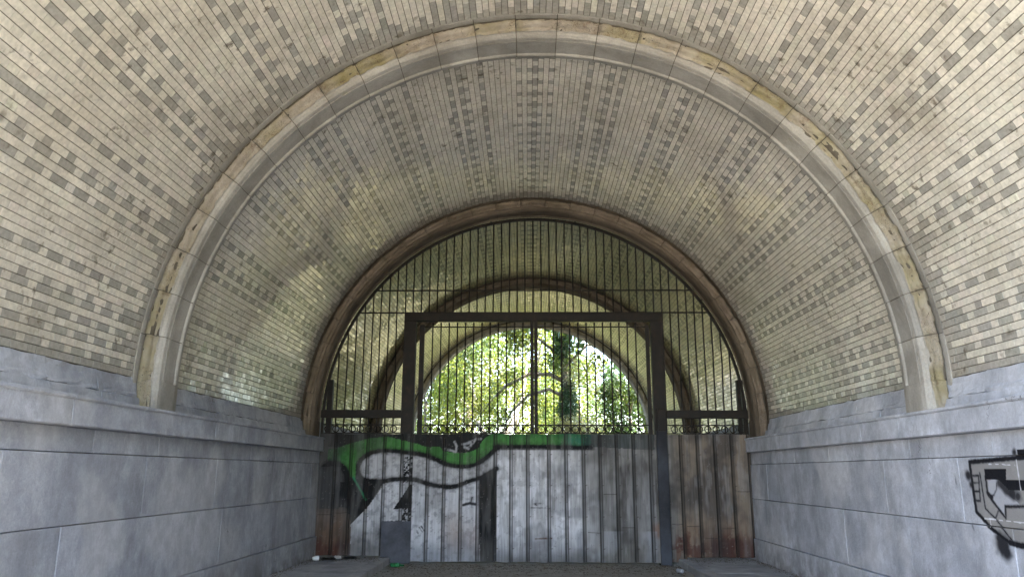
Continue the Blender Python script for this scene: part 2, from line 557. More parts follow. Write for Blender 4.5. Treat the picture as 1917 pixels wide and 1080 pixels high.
def tile_template(L, w):
    h, bv = 0.012, 0.0030
    a, b2 = L / 2, w / 2
    # local: x along tangent, y along tunnel, z inward; glazed face at z=0
    be = 0.0012
    v = [(-b2, -a, -h), (b2, -a, -h), (b2, a, -h), (-b2, a, -h),
         (-b2, -a, -bv), (b2, -a, -bv), (b2, a, -bv), (-b2, a, -bv),
         (-b2+bv, -a+be, 0), (b2-bv, -a+be, 0), (b2-bv, a-be, 0), (-b2+bv, a-be, 0)]
    f = [(8, 9, 10, 11)] + [(4+i, 4+(i+1) % 4, 8+(i+1) % 4, 8+i) for i in range(4)] + [(i, (i+1) % 4, 4+(i+1) % 4, 4+i) for i in range(4)]
    return np.array(v), np.array(f)

S_L, H_L = BOND * 2 / 3 - 0.0020, BOND / 3 - 0.0020
W_T = PITCH_S - 0.0055
SHARED = {}
def shared_tile(L, grey, var):
    key = (round(L, 4), grey, var)
    if key not in SHARED:
        v, f = tile_template(L, W_T)
        rs = random.Random(hash(key) & 0xffff)
        col = (GREY if grey else CREAM) * (0.89 + 0.036 * var)
        SHARED[key] = mesh('glazed_brick', v, [tuple(map(int, q)) for q in f], [TILE], tint=[(col[0], col[1], col[2], 1)] * len(f))
    return SHARED[key]

def project(p):
    d = p - EYE
    z = d.dot(fwd)
    if z < 0.1: return None
    return (958.5 + 1450 * d.dot(rgt) / z, 540 - 1450 * d.dot(upv) / z, z)

def vault(y0, y1, label, singles, seed, dim_tint=(1.0, 1.0, 1.0)):
    rs = np.random.default_rng(seed)
    root = thing('glazed_brick_vault', (0, (y0 + y1) / 2, ZS), label, 'brick vault', 'glazed brick vaults of the tunnel')
    items = []
    for k in range(-91, 92):
        kd = course_kind(k)
        P0, n, t = tile_frame(k)
        off = 0.0 if k % 2 == 0 else BOND / 2
        j0 = int(math.floor((y0 - off) / BOND)) - 1
        j1 = int(math.ceil((y1 - off) / BOND)) + 1
        e0 = 0.12 + 0.11 * rs.random(); e1 = 0.13 + 0.15 * rs.random()
        for j in range(j0, j1 + 1):
            for typ in 'SH':
                yc = y0 * 0 + j * BOND + off + (0 if typ == 'S' else BOND / 2)
                L = S_L if typ == 'S' else H_L
                a, c = max(yc - L / 2, y0), min(yc + L / 2, y1)
                if c - a < 0.02: continue
                grey = kd == 'G' or kd == typ
                mid = (a + c) / 2
                if mid < y0 + e0 or mid > y1 - e1: grey = True
                if (not grey) and rs.random() < 0.0015: grey = True
                items.append((k, mid, c - a, grey, abs((c - a) - L) < 1e-6, P0, n, t))
    chosen = set()
    if singles:
        sc = []
        for i, it in enumerate(items):
            if not it[4]: continue
            p = Vector((it[5].x, it[1], it[5].z))
            q = project(p)
            if q is None or not (-5 < q[0] < 1922 and -5 < q[1] < 1085): continue
            view = (EYE - p).normalized()
            sc.append((abs(view.dot(it[6])) * it[2] / q[2] ** 2, i))
        sc.sort(reverse=True)
        chosen = set(i for _, i in sc[:singles])
    Vs, Fs, Ts = [], [], []
    nv = 0
    for i, (k, mid, L, grey, full, P0, n, t) in enumerate(items):
        if i not in chosen and abs(k) < 90 and k * k > 400 and y0 < 5 and rs.random() < 0.0007: continue     # fallen bricks leave the bed bare
        rot = Matrix((t, Vector((0, 1, 0)), n)).transposed()      # columns: local x, y, z
        jit = Matrix.Rotation(rs.normal(0, 0.0095), 3, 'X') @ Matrix.Rotation(rs.normal(0, 0.0075), 3, 'Y')
        rot = rot @ jit
        loc = Vector((P0.x, mid, P0.z)) + n * float(rs.normal(0, 0.0004))
        if i in chosen:
            o = bpy.data.objects.new('glazed_brick', shared_tile(S_L if L > 0.15 else H_L, grey, int(rs.integers(0, 6))))
            link(o, root)
            M4 = rot.to_4x4(); M4.translation = loc - Vector(root.location)
            o.matrix_basis = M4
            continue
        v, f = tile_template(L, W_T)
        R = np.array(rot)
        Vs.append(v @ R.T + np.array(loc)); Fs.append(f + nv); nv += len(v)
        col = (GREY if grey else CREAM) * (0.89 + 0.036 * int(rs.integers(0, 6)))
        col = col * (1 + rs.normal(0, 0.010, 3)) * np.array(dim_tint)
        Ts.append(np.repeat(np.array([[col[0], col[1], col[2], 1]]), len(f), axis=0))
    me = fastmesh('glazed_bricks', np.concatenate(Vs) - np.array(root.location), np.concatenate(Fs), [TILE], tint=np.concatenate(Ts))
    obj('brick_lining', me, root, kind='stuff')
    return root

bays = [(RIB_Y[i] + RIB_D - 0.01, RIB_Y[i+1] - MARG + 0.005) for i in range(4)]
vault(*bays[0], 'cream and grey glazed brick vault in front of the nearest stone arch', 300, 1)
vault(*bays[1], 'cream and grey glazed brick vault with green reflections, before the iron gate', 300, 2)
vault(*bays[2], 'dim olive glazed brick vault just behind the iron gate bars', 0, 3, (0.72, 0.70, 0.46))     # dimness behind the gate put into the brick colour
vault(*bays[3], 'pale glazed brick vault nearest the far tunnel mouth', 0, 4, (0.80, 0.78, 0.54))  # milder dimming, also painted into the brick colour

# ------------------------------------------------------------------ stone arches
# profile: (y offset, radius, material, roughness)  material 0 trim, 1 roll
PROF = [(-0.10, 3.975, 0), (-0.10, 3.950, 0), (-0.018, 3.948, 0), (-0.026, 3.936, 1), (-0.052, 3.922, 1), (-0.068, 3.900, 1), (-0.064, 3.876, 1),
        (-0.044, 3.858, 1), (-0.014, 3.850, 1), (-0.006, 3.842, 1), (-0.012, 3.828, 1), (0.004, 3.816, 1), (0.022, 3.812, 0), (0.028, 3.785, 0),
        (0.050, 3.764, 0), (0.094, 3.757, 0), (0.098, 3.776, 0), (0.112, 3.776, 0), (0.116, 3.757, 0), (0.150, 3.757, 0), (0.158, 3.772, 0),
        (0.400, 3.780, 0), (0.408, 3.765, 0), (0.424, 3.758, 0), (0.440, 3.766, 0), (0.446, 3.778, 0), (0.530, 3.790, 0), (0.530, 3.985, 0)]
PLAIN = {15: 3.757, 16: 3.757, 17: 3.757, 18: 3.757, 19: 3.757, 20: 3.757, 21: 3.762, 22: 3.764, 23: 3.768, 24: 3.770, 25: 3.778}

def stone_arch(y, label, nv, per, mats, amp, seed):
    rs = random.Random(seed)
    root = thing('stone_arch', (0, y, 2.11), label, 'stone arch', 'stone arches dividing the tunnel')
    DT = PI / nv
    NP = len(PROF)
    for i in range(nv):
        a0, a1 = i * DT, (i + 1) * DT
        g = 0.0011
        st = []
        first, last = i == 0, i == nv - 1
        if first: st += [('s', 2.108, True), ('s', 2.25, True), ('s', ZS - 0.006, True), ('s', ZS, False)]
        for q in range(per + 1):
            a = a0 + (a1 - a0) * q / per
            if q == 0: a += g if not first else 0.001
            if q == per: a -= g if not last else 0.001
            st.append(('a', a, False))
        if last: st += [('e', ZS, False), ('e', ZS - 0.006, True), ('e', 2.25, True), ('e', 2.108, True)]
        V = []
        tw = rs.gauss(0, 0.0022)
        chip = [rs.gauss(0, 1) for _ in range(NP)]
        wob = [0.0]
        for _ in range(20): wob.append(max(-1, min(1.6, wob[-1] * .7 + rs.gauss(0, .45))))
        for si, (typ, val, plain) in enumerate(st):
            for pi, (yo, r, mi) in enumerate(PROF):
                if plain and pi in PLAIN: r = PLAIN[pi]
                rr = r + tw
                if mi == 1:
                    rr += amp * rs.gauss(0, 1) * 0.7 + amp * chip[pi] * 0.6 + amp * 2.2 * (wob[si % len(wob)])
                    if typ != 'a': rr += abs(rs.gauss(0, amp * 1.5))
                elif 1 < pi < NP - 1: rr += rs.gauss(0, amp * 0.12)
                if typ == 's': x, z = rr, val
                elif typ == 'e': x, z = -rr, val
                else: x, z = rr * math.cos(val), ZS + rr * math.sin(val)
                V.append((x, yo + (rs.gauss(0, amp * .5) if mi == 1 else 0), z - 2.11))
        F, MI = [], []
        for s in range(len(st) - 1):
            for p in range(NP - 1):
                F.append((s*NP+p, s*NP+p+1, (s+1)*NP+p+1, (s+1)*NP+p))
                MI.append(1 if PROF[p][2] == 1 and PROF[p+1][2] == 1 else 0)
        F.append(tuple(range(NP))); MI.append(0)
        F.append(tuple(range((len(st)-1)*NP, len(st)*NP))[::-1]); MI.append(0)
        sm_ = [m == 1 for m in MI]
        obj('voussoir', mesh('voussoir', V, F, mats, MI, smooth=sm_), root)
    # mortar core seen in the joints
    V, F = [], []
    n2 = 54
    for s in range(n2 + 1):
        t = PI * s / n2
        for yo, r, mi in PROF:
            yy = min(max(yo, -0.09), 0.518) if mi == 0 else yo + 0.008
            r2_ = min(r + 0.010, 3.985)
            V.append((r2_ * math.cos(t), yy, ZS + r2_ * math.sin(t) - 2.11))
    for s in range(n2):
        for p in range(1, NP - 2):
            F.append((s*NP+p, s*NP+p+1, (s+1)*NP+p+1, (s+1)*NP+p))
    obj('joint_mortar', mesh('joint_mortar', V, F, [MORTAR]), root)
    return root

stone_arch(RIB_Y[0], 'stone arch at the near tunnel mouth', 27, 3, [TRIM, ROLL_M], 0.002, 10)
stone_arch(RIB_Y[1], 'nearest and largest stone arch with mossy yellow roll moulding', 27, 9, [TRIM, ROLL_M], 0.0060, 11)
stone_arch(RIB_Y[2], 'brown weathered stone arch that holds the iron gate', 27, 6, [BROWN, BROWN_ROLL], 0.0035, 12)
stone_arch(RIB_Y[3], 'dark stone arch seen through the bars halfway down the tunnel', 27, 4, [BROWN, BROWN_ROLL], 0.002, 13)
stone_arch(RIB_Y[4], 'farthest stone arch, its inner edge lit white by daylight', 27, 4, [TRIM, ROLL_M], 0.002, 14)

# ------------------------------------------------------------------ side walls
def wall_paint(y, z):
    """graffiti on the right wall: y along the tunnel, z up; returns RGBA"""
    n = len(y)
    col = np.zeros((n, 4))
    fz = 0.006 * (vnoise(y * 60, z * 60, 4) - 0.5)
    def put(mask, rgb):
        a = np.clip(mask, 0, 1)
        for c in range(3): col[:, c] = col[:, c] * (1 - a) + rgb[c] * a
        col[:, 3] = np.maximum(col[:, 3], a)
    def stroke(pts, w, rgb, soft=0.009):
        put(1 - sm(w - soft, w + soft, dline(y, z, pts) + fz), rgb)
    K = (0.006, 0.006, 0.009)
    outer = [(5.2,1.70),(5.783,1.664),(6.26,1.637),(7.002,1.612),(7.002,1.487),(6.993,1.197),(6.812,1.081),(6.556,0.98),(6.42,0.968),(5.943,0.996),(5.2,1.0)]
    put(inpoly(y, z, outer) * 0.86, (0.26, 0.25, 0.235))
    # overspray
    for (cy, cz, r, s) in ((6.66, 0.955, 0.055, .09), (6.62, 0.90, 0.03, .08), (7.05, 1.50, 0.02, .05), (6.70, 1.0, 0.02, .07), (7.02, 1.42, 0.005, .05), (6.62, 1.42, 0.0, .06), (6.45, 1.36, 0.03, 0.06), (6.38,1.34,0.02,0.05), (6.37, 1.68, 0.01, 0.035)):
        d = np.hypot(y - cy, (z - cz)) * (0.85 + 0.3 * vnoise(y * 25, z * 25, 2))
        put(0.97 * (1 - sm(r, r + s, d)), K)
    put(inpoly(y, z, [(6.758,1.462),(6.593,1.468),(6.60,1.40),(6.40,1.30),(6.35,1.266),(6.566,1.257),(6.579,1.166),(6.721,1.312),(6.778,1.341)]) * 0.75, (0.42, 0.43, 0.47))
    put(inpoly(y, z, [(6.793,1.551),(6.487,1.55),(6.506,1.469),(5.2,1.44),(5.2,1.39),(6.491,1.389),(6.611,1.468),(6.794,1.467)]), K)
    d = dline(y, z, [(6.60,1.44),(6.52,1.38),(6.44,1.34)])
    put(0.95 * (1 - sm(0.02, 0.06, d * (0.8 + 0.5 * vnoise(y*22, z*22, 8)))), K)
    stroke([(6.748,1.33),(6.70,1.345),(6.655,1.39),(6.64,1.44)], 0.007, K)
    stroke(outer[:6], 0.021, K); stroke(outer[5:8], 0.020, K); stroke(outer[7:], 0.026, K)
    stroke([(6.867,1.519),(6.851,1.229),(6.723,1.153),(6.497,0.98)], 0.011, K)
    stroke([(6.98,1.498),(6.891,1.498),(6.912,1.29),(6.981,1.288)], 0.011, K)
    stroke([(6.978,1.438),(6.896,1.439)], 0.009, K); stroke([(6.982,1.366),(6.903,1.368)], 0.009, K)
    stroke([(6.792,1.49),(6.787,1.341),(6.579,1.166),(6.566,1.257),(6.349,1.266),(5.2,1.30)], 0.014, K)
    stroke([(6.735,1.325),(6.79,1.36)], 0.02, K)
    stroke([(6.672,1.217),(6.721,1.158)], 0.009, K)
    put(inpoly(y, z, [(6.335,1.70),(5.2,1.75),(5.2,1.60),(6.335,1.623)]) * 1.0, K)
    for pts, w in (([(6.908,1.148),(6.377,1.144),(5.5,1.15)], .0045), ([(6.805,1.149),(6.803,1.082)], .004), ([(6.336,1.618),(6.333,1.392)], .005), ([(6.745,1.593),(6.55,1.588),(6.362,1.579)], .003)):
        d = dline(y, z, pts) + 0.006 * (vnoise(y * 30, z * 30, 9) - .5)
        put(0.85 * (1 - sm(w * .5, w * 1.5, d)) * (vnoise(y * 20, z * 20, 1) > .3), (0.75, 0.76, 0.8))
    for pts in ([(7.283,1.621),(7.272,1.53),(7.249,1.318),(7.214,1.241)], [(7.079,1.085),(7.047,1.013),(6.944,0.845)]):
        d = dline(y, z, pts)
        put(0.85 * (1 - sm(0.0, 0.022, d * (.6 + vnoise(y * 14, z * 9, 5)))) * sm(.42, .6, vnoise(y * 9, z * 9, 6)), (0.03, 0.03, 0.035))
    return col

def block(parent, side, y0, y1, z0, z1, xf, name, paint=False, seed=0, mat=None, thick=0.16):
    """one ashlar block; face at |x| = xf, with a grid front face"""
    rs = np.random.default_rng(seed)
    g = 0.0016
    ya, yb, za, zb = y0 + g, y1 - g, z0 + g, z1 - g
    step = 0.0065 if paint else 0.09
    ny = max(4, int((yb - ya) / step)); nz = max(4, int((zb - za) / step))
    eb = 0.004
    ys_ = np.concatenate([[ya], np.linspace(ya + eb, yb - eb, ny - 1), [yb]]); zs_ = np.concatenate([[za], np.linspace(za + eb, zb - eb, nz - 1), [zb]])
    Yg, Zg = np.meshgrid(ys_, zs_)
    X = np.full_like(Yg, xf) + 0.006 * (fbm(Yg * 1.7 + side * 9, Zg * 1.7, 31, 3) - 0.5) + float(rs.normal(0, 0.0015))
    edge = np.minimum(np.minimum(Yg - ya, yb - Yg), np.minimum(Zg - za, zb - Zg))
    # worn arris
    wob = 0.004 * vnoise(Yg * 18, Zg * 18, 77)
    X = X + np.where(edge < 1e-6, 0.003 + wob, 0.0)
    V = np.stack([side * X.ravel(), Yg.ravel(), Zg.ravel()], 1)
    idx = np.arange((ny + 1) * (nz + 1)).reshape(nz + 1, ny + 1)
    a, b_, c, d = idx[:-1, :-1].ravel(), idx[:-1, 1:].ravel(), idx[1:, 1:].ravel(), idx[1:, :-1].ravel()
    F = np.stack([a, d, c, b_], 1) if side > 0 else np.stack([a, b_, c, d], 1)
    # back plane + sides
    rim = np.concatenate([idx[0, :], idx[1:, -1], idx[-1, -2::-1], idx[-2:0:-1, 0]])
    Vb = V[rim].copy(); Vb[:, 0] = side * (xf + thick)
    m = len(rim); base = len(V)
    j = np.arange(m); k = (j + 1) % m
    Fb = np.stack([rim[j], rim[k], base + k, base + j], 1)
    if side < 0: Fb = Fb[:, ::-1]
    V = np.concatenate([V, Vb]); F = np.concatenate([F, Fb])
    me = fastmesh(name, V, F, [mat or WALL], smooth=False)
    if paint:
        pc = wall_paint(V[:, 1], V[:, 2])
        a = me.color_attributes.new('paint', 'FLOAT_COLOR', 'POINT')
        a.data.foreach_set('color', pc.astype(np.float32).ravel())
        a = me.attributes.new('cover', 'FLOAT', 'POINT')
        a.data.foreach_set('value', pc[:, 3].astype(np.float32).ravel())
    return obj(name, me, parent)

def profile_block(parent, side, y0, y1, prof, name, mat, seed=0, sub=6, amp=0.0007):
    rs = random.Random(seed)
    V, F = [], []
    NP = len(prof); off = rs.gauss(0, 0.002)
    for s in range(sub + 1):
        y = y0 + 0.0015 + (y1 - y0 - 0.003) * s / sub
        for pi, (x, z) in enumerate(prof):
            e = 0 if pi in (0, NP - 1) else rs.gauss(0, amp)
            if s in (0, sub) and 0 < pi < NP - 1: e += 0.0015
            V.append((side * (x + off + e), y, z + (rs.gauss(0, amp) if 0 < pi < NP - 1 else 0)))
    for s in range(sub):
        for p in range(NP - 1):
            q = (s*NP+p, s*NP+p+1, (s+1)*NP+p+1, (s+1)*NP+p)
            F.append(q if side > 0 else q[::-1])
    F.append(tuple(range(NP))); F.append(tuple(range(sub*NP, (sub+1)*NP))[::-1])
    return obj(name, mesh(name, V, F, [mat]), parent)

BASE_P = [(3.975, 2.398), (3.952, 2.397), (3.945, 2.345), (3.925, 2.265), (3.912, 2.236), (3.910, 2.215), (3.975, 2.213)]
BAND_P = [(3.975, 2.211), (3.892, 2.209), (3.884, 2.200), (3.872, 2.140), (3.862, 2.124), (3.866, 2.112), (3.975, 2.110)]
LEDGE_P = [(3.90, 2.105), (3.700, 2.103), (3.684, 2.095), (3.680, 2.075), (3.680, 1.890), (3.674, 1.872), (3.684, 1.864), (3.720, 1.862), (3.735, 1.878), (3.90, 1.878)]
LEDGE_P = [(3.97, 2.104), (3.690, 2.103), (3.664, 2.098), (3.660, 2.080), (3.668, 2.070), (3.682, 2.064), (3.680, 1.888), (3.676, 1.868), (3.688, 1.860), (3.90, 1.859)]

for side in (-1, 1):
    nm = 'left' if side < 0 else 'right'
    lab = ('blue grey stone side wall left of the gate' if side < 0 else 'pale blue grey stone side wall on the right with black spray painted letters')
    root = thing('stone_wall', (side * 3.8, 13, 0), lab, 'wall', 'side walls of the tunnel')
    rr = random.Random(5 + side)
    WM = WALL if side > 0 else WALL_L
    def course(z0, z1, xf, name, lmin, lmax, start, seed0, **kw):
        y = start; k = 0
        while y < 25.0:
            L = rr.uniform(lmin, lmax)
            y1 = min(y + L, 25.1)
            paint = side > 0 and name != 'plinth_block' and y < 7.5 and y1 > 5.0 and z1 < 1.9
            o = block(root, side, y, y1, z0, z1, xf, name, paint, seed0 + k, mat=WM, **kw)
            o.location = (-side * 3.8, -13, 0)
            y = y1; k += 1
    course(0.09, 0.445, 3.712, 'plinth_block', 1.1, 1.7, 2.0, 100)
    course(0.448, 1.090, 3.745, 'wall_block', 1.1, 1.9, 1.9, 200)
    course(1.093, 1.655, 3.752, 'wall_block', 1.1, 2.2, 2.3, 300)
    course(1.658, 1.858, 3.765, 'frieze_block', 0.9, 1.5, 2.1, 400)
    y = 2.0; k = 0
    while y < 25.0:
        L = rr.uniform(0.9, 1.15)
        o = profile_block(root, side, y, min(y + L, 25.2), LEDGE_P, 'ledge_stone', WM, 500 + k); o.location = (-side * 3.8, -13, 0)
        y += L; k += 1
    for bi, (b0, b1) in enumerate(bays):
        y = b0 - 0.01
        while y < b1 + 0.1:
            L = min(rr.uniform(0.75, 1.2), b1 + 0.11 - y)
            if L < 0.3: break
            o = profile_block(root, side, y, y + L, BASE_P, 'cove_stone', WM, 600 + k, amp=0.004); o.location = (-side * 3.8, -13, 0)
            o = profile_block(root, side, y, y + L, BAND_P, 'band_stone', WM, 700 + k, amp=0.003); o.location = (-side * 3.8, -13, 0)
            y += L; k += 1

# ------------------------------------------------------------------ iron gate
GY = 13.85
SEAMS = [-3.745,-3.44,-3.16,-2.87,-2.575,-2.265,-2.105,-1.815,-1.525,-1.235,-.94,-.64,-.365,-.075,.29,.59,.89,1.18,1.47,1.76,2.05,2.33,2.58,2.87,3.17,3.46,3.755]
def sheet_paint(x, z):
    n = x.shape
    col = np.zeros(n + (4,))
    wob = 0.012 * (vnoise(x * 30, z * 30, 3) - 0.5)
    def put(mask, rgb, vary=0.0):
        a = np.clip(mask, 0, 1)
        for c in range(3): col[..., c] = col[..., c] * (1 - a) + rgb[c] * a
        col[..., 3] = np.maximum(col[..., 3], a)
    def stroke(pts, w, rgb, soft=0.012):
        if w > .03: put(.45 * (1 - sm(w, w + .05, dline(x, z, pts) + 2 * wob)) * (.4 + vnoise(x * 40, z * 40, 6)), rgb)
        w = w * (.85 + .3 * vnoise(x * 3, z * 3, 44))
        put(1 - sm(w - soft, w + soft, dline(x, z, pts) + wob), rgb)
    def fill(poly, rgb, a=1.0):
        put(inpoly(x + wob, z + wob, poly) * a, rgb)
    K = (0.012, 0.012, 0.013)
    n1 = fbm(x * 1.6, z * 1.6, 11); n2 = fbm(x * 9, z * 2.2, 12); n3 = fbm(x * 16, z * 16, 13)
    n4 = fbm(x * 30, z * 4, 14)
    # bare weathered metal: warm grey on the right, brown at far right
    put(np.full(n, 1.0), (0.150, 0.143, 0.132))
    put(sm(.46, .62, n2) * .6, (0.24, 0.235, 0.225))
    put(sm(2.3, 2.6, x) * 1.0, (0.21, 0.172, 0.135))
    put(sm(2.5, 3.3, x) * 0.5 * sm(.35, .65, n1), (0.27, 0.195, 0.135))
    put(sm(.42, .62, n1) * 0.8 * sm(0.7, 1.2, x), (0.065, 0.060, 0.057))
    put(sm(.55, .7, n2) * 0.3, (0.32, 0.31, 0.31))
    # left grey-black sheets
    put((x < -2.95) * 0.85 * sm(.55, .95, z), (0.05, 0.05, 0.052))
    # rust at the feet of the outer sheets
    rl = sm(1.15, .55, z + .35 * (n1 - .5)) * (x < -3.13)
    put(rl * .9, (0.145, 0.088, 0.055))
    put(sm(.48, .25, z + .3 * (n2 - .5)) * (x < -3.13) * .9, (0.075, 0.03, 0.022))
    rt = sm(1.0, .35, z + .4 * (n1 - .5)) * (x > 2.55)
    put(rt * .8, (0.215, 0.158, 0.11))
    put(sm(.62, .30, z + .30 * (fbm(x * 14, z * 5, 29) - .5) + .12 * np.sin(x * 9)) * (x > 2.33) * sm(.40, .52, fbm(x * 7, z * 7, 19)) * .9, (0.085, 0.036, 0.028))
    put(sm(.9, .2, z) * (x > 2.4) * sm(.45, .62, fbm(x * 22, z * 5, 37)) * .6, (0.12, 0.055, 0.035))
    put(sm(.5, .35, z + .25 * (n2 - .5)) * (x > 3.0) * .8, (0.065, 0.028, 0.022))
    put((np.abs(x - 2.08) < .05) * sm(.4, .5, z) * sm(.75, .6, z) * .7, (0.22, 0.08, 0.03))
    # white panel and its fade to the right
    white = (0.70, 0.70, 0.73)
    m = (x > -.66) * (z < 1.9) * sm(1.25, .45, x + .7 * (n1 - .5) + .25 * (n2 - .5)) * sm(0.02, .28, z + .35 * (n1 - .5))
    put(m * (0.97 - .5 * sm(.45, .72, n2)), white)
    put((x > -.66) * (x < .9) * sm(.6, .1, z + .7 * (n2 - .5)) * .6, (0.16, 0.165, 0.185))
    put((x > -.66) * (x < .95) * sm(.52, .66, fbm(x * 6, z * 6, 71)) * .4, (0.24, 0.24, 0.26))
    put((x > .9) * (x < 2.1) * sm(.45, .7, fbm(x * 4, z * 1.1, 23)) * .4, (0.40, 0.40, 0.41))
    put((x > .9) * (x < 2.1) * (z < .55) * sm(.40, .7, fbm(x * 3, z * 2.1, 24)) * .5, (0.36, 0.37, 0.40))
    # big letter
    af = [(-2.58,1.33),(-2.83,.96),(-3.13,.64),(-3.11,0),(-.91,.0),(-.93,1.43),(-1.13,1.37),(-1.35,1.29),(-1.55,1.28),(-1.84,1.33),(-2.02,1.39),(-2.25,1.41),(-2.45,1.4)]
    fill(af, (0.58, 0.58, 0.61))
    ina = inpoly(x, z, af)
    put(ina * sm(.5, .2, z + .5 * (n1 - .5)) * .75, (0.23, 0.24, 0.27))
    put(ina * (x < -2.55) * sm(.75, .3, z) * .7, (0.27, 0.26, 0.25))
    put(ina * sm(.52, .7, n3) * .55, (0.20, 0.205, 0.23))
    put(ina * np.exp(-((x + 1.35) / .18) ** 2 - ((z - .55) / .3) ** 2) * .6, (0.36, 0.27, 0.22))
    put(ina * np.exp(-((x + 1.0) / .16) ** 2 - ((z - .45) / .25) ** 2) * .5, (0.34, 0.25, 0.22))
    fill([(-3.17,1.42),(-3.03,1.39),(-2.92,1.37),(-2.6,1.34),(-2.85,.94),(-3.13,.64),(-3.20,.9)], K)
    fill([(-2.14,1.31),(-2.41,.9),(-2.10,.9),(-2.10,1.31)], K)
    fill([(-2.6,.7),(-2.1,.7),(-2.1,.02),(-2.6,.02)], (0.055, 0.058, 0.065))
    put(inpoly(x, z, [(-2.6,.7),(-2.1,.7),(-2.1,.02),(-2.6,.02)]) * sm(.55, .15, z + .15 * (n1 - .5)) * .8, (0.15, 0.16, 0.19))
    put(np.exp(-((x + 2.62) / .11) ** 2 - ((z - .5) / .16) ** 2) * (x < -2.59) * (.4 + .8 * n3), (0.06, 0.062, 0.07))
    # black vertical bar
    put(inpoly(x, z, [(-.93,1.46),(-.65,1.6),(-.635,.02),(-.925,.02)]) * (1 - .35 * sm(.6, .1, z)), K)
    # dark top with pale scribbles
    fill([(-3.6, 2.2), (1.0, 2.2), (1.0, 2.0), (-.7, 2.0), (-1.0, 1.85), (-1.5, 1.85), (-3.0, 1.9), (-3.6, 1.95)], (0.02, 0.02, 0.02))
    green = (0.065, 0.215, 0.052)
    G = [(-3.6,1.90),(-3.44,1.92),(-3.22,2.0),(-2.88,2.09),(-2.57,2.12),(-2.16,2.03),(-1.86,1.94),(-1.63,1.95),(-1.59,1.88),(-1.36,1.84),(-1.14,1.85),(-.96,1.92),(-.92,2.01),(-.83,2.12),(-.66,2.19),(1.0,2.19),(1.0,1.95),(-.64,1.95),(-.8,1.8),(-.96,1.69),(-1.18,1.62),(-1.47,1.65),(-1.7,1.75),(-1.88,1.82),(-2.15,1.86),(-2.6,1.89),(-2.83,1.85),(-3.0,1.74),(-3.07,1.59),(-3.1,1.39),(-3.18,1.44),(-3.26,1.55),(-3.38,1.64),(-3.59,1.68)]
    ing = inpoly(x + wob, z + wob, G)
    put(ing * 1.0, green)
    put(ing * sm(-3.1, -3.6, x) * .8, (0.012, 0.06, 0.03))
    put(ing * sm(.30, .7, x) * .85, (0.03, 0.14, 0.10))
    put(ing * sm(.48, .68, n2) * .6, (0.03, 0.09, 0.025)); put(ing * sm(.5, .7, n3) * .3, (0.10, 0.24, 0.09))
    put(ing * sm(2.06, 2.17, z) * .5, (0.02, 0.10, 0.03))
    fill([(.9, 2.2), (2.1, 2.2), (2.1, 1.9), (.9, 1.96)], (0.03, 0.045, 0.045), .75)
    for pts, w in (([(-1.38,2.03),(-1.34,1.95),(-1.36,1.86),(-1.54,1.91)], .022), ([(-1.23,1.99),(-1.14,2.01),(-1.03,2.06),(-1.14,1.92),(-1.2,1.94)], .028), ([(-1.0,2.09),(-.92,2.08)], .02)):
        put((1 - sm(w * .4, w * 1.3, dline(x, z, pts) + wob * 1.5)) * sm(.25, .55, n3) * .9, (0.42, 0.42, 0.44))
    # left black swirl
    stroke(smooth_path([(-3.65,1.60),(-3.54,1.66),(-3.38,1.63),(-3.27,1.52),(-3.23,1.35),(-3.21,.95)]), .05, K)
    put((x > -3.36) * (x < -3.13) * (z > .92) * (z < 1.35) * .95, K)
    put((x > -3.7) * (x < -3.36) * (z > .9) * (z < 1.6) * .7, (0.055, 0.055, 0.058))
    # the cloud
    cl = [(-.64,1.93),(-.8,1.78),(-.96,1.67),(-1.18,1.61),(-1.47,1.64),(-1.7,1.73),(-1.88,1.8),(-2.15,1.84),(-2.6,1.88),(-2.83,1.84),(-3.0,1.73),(-3.06,1.58),(-3.02,1.46),(-2.92,1.38),(-2.63,1.36),(-2.45,1.39),(-2.25,1.4),(-2.02,1.38),(-1.84,1.32),(-1.55,1.27),(-1.35,1.28),(-1.13,1.36),(-.91,1.43),(-.64,1.58)]
    cs = smooth_path(cl)
    fill(cs, (0.50, 0.50, 0.52))
    inc = inpoly(x, z, cs)
    put(inc * sm(.5, .72, n3) * .5, (0.17, 0.17, 0.18)); put(inc * sm(.55, .8, n4) * .3, (0.2, 0.2, 0.21))
    stroke(cs, .036, K)
    stroke([(-.66,1.945),(-.06,1.955),(.5,1.945),(1.0,1.94)], .034, K)
    # splattered lock strip
    ls = (np.abs(x + 2.185) < .075) * (z > .69) * (z < 1.78)
    put(ls * (sm(.46, .54, fbm(x * 40, z * 40, 41, 2))) * ((z > 1.33) | (z < .92)), K)
    # small marks
    stroke([(-1.21,.97),(-1.10,1.0),(-1.01,.98)], .024, (0.03, 0.03, 0.035)); stroke([(-1.06,1.1),(-1.08,.99)], .008, K)
    stroke([(-3.13,1.43),(-2.9,1.05)], .016, (0.03, 0.22, 0.10))
    for pts in ([(-1.96,.60),(-1.90,.52)], [(-1.93,.62),(-1.87,.54)], [(-2.0,.55),(-1.98,.50)]):
        stroke(pts, .009, K, .005)
    stroke([(.05,.97),(.0,1.0),(.12,1.0)], .008, (0.05, 0.05, 0.06), .006); stroke([(-.05,.93),(.28,.92)], .006, (0.1, 0.1, 0.11), .005)
    stroke([(0.02, .42), (.3, .43)], .008, (0.17, 0.09, 0.07), .006)
    # dribbles
    put(sm(.50, .72, fbm(x * 7, z * 1.3, 61)) * .30, (0.22, 0.215, 0.21))
    put(sm(.52, .70, fbm(x * 2.3, z * 2.0, 62)) * .40, (0.055, 0.052, 0.05))
    put((vnoise(x * 70, z * 70, 63) > .93) * .5, (0.2, 0.19, 0.18))
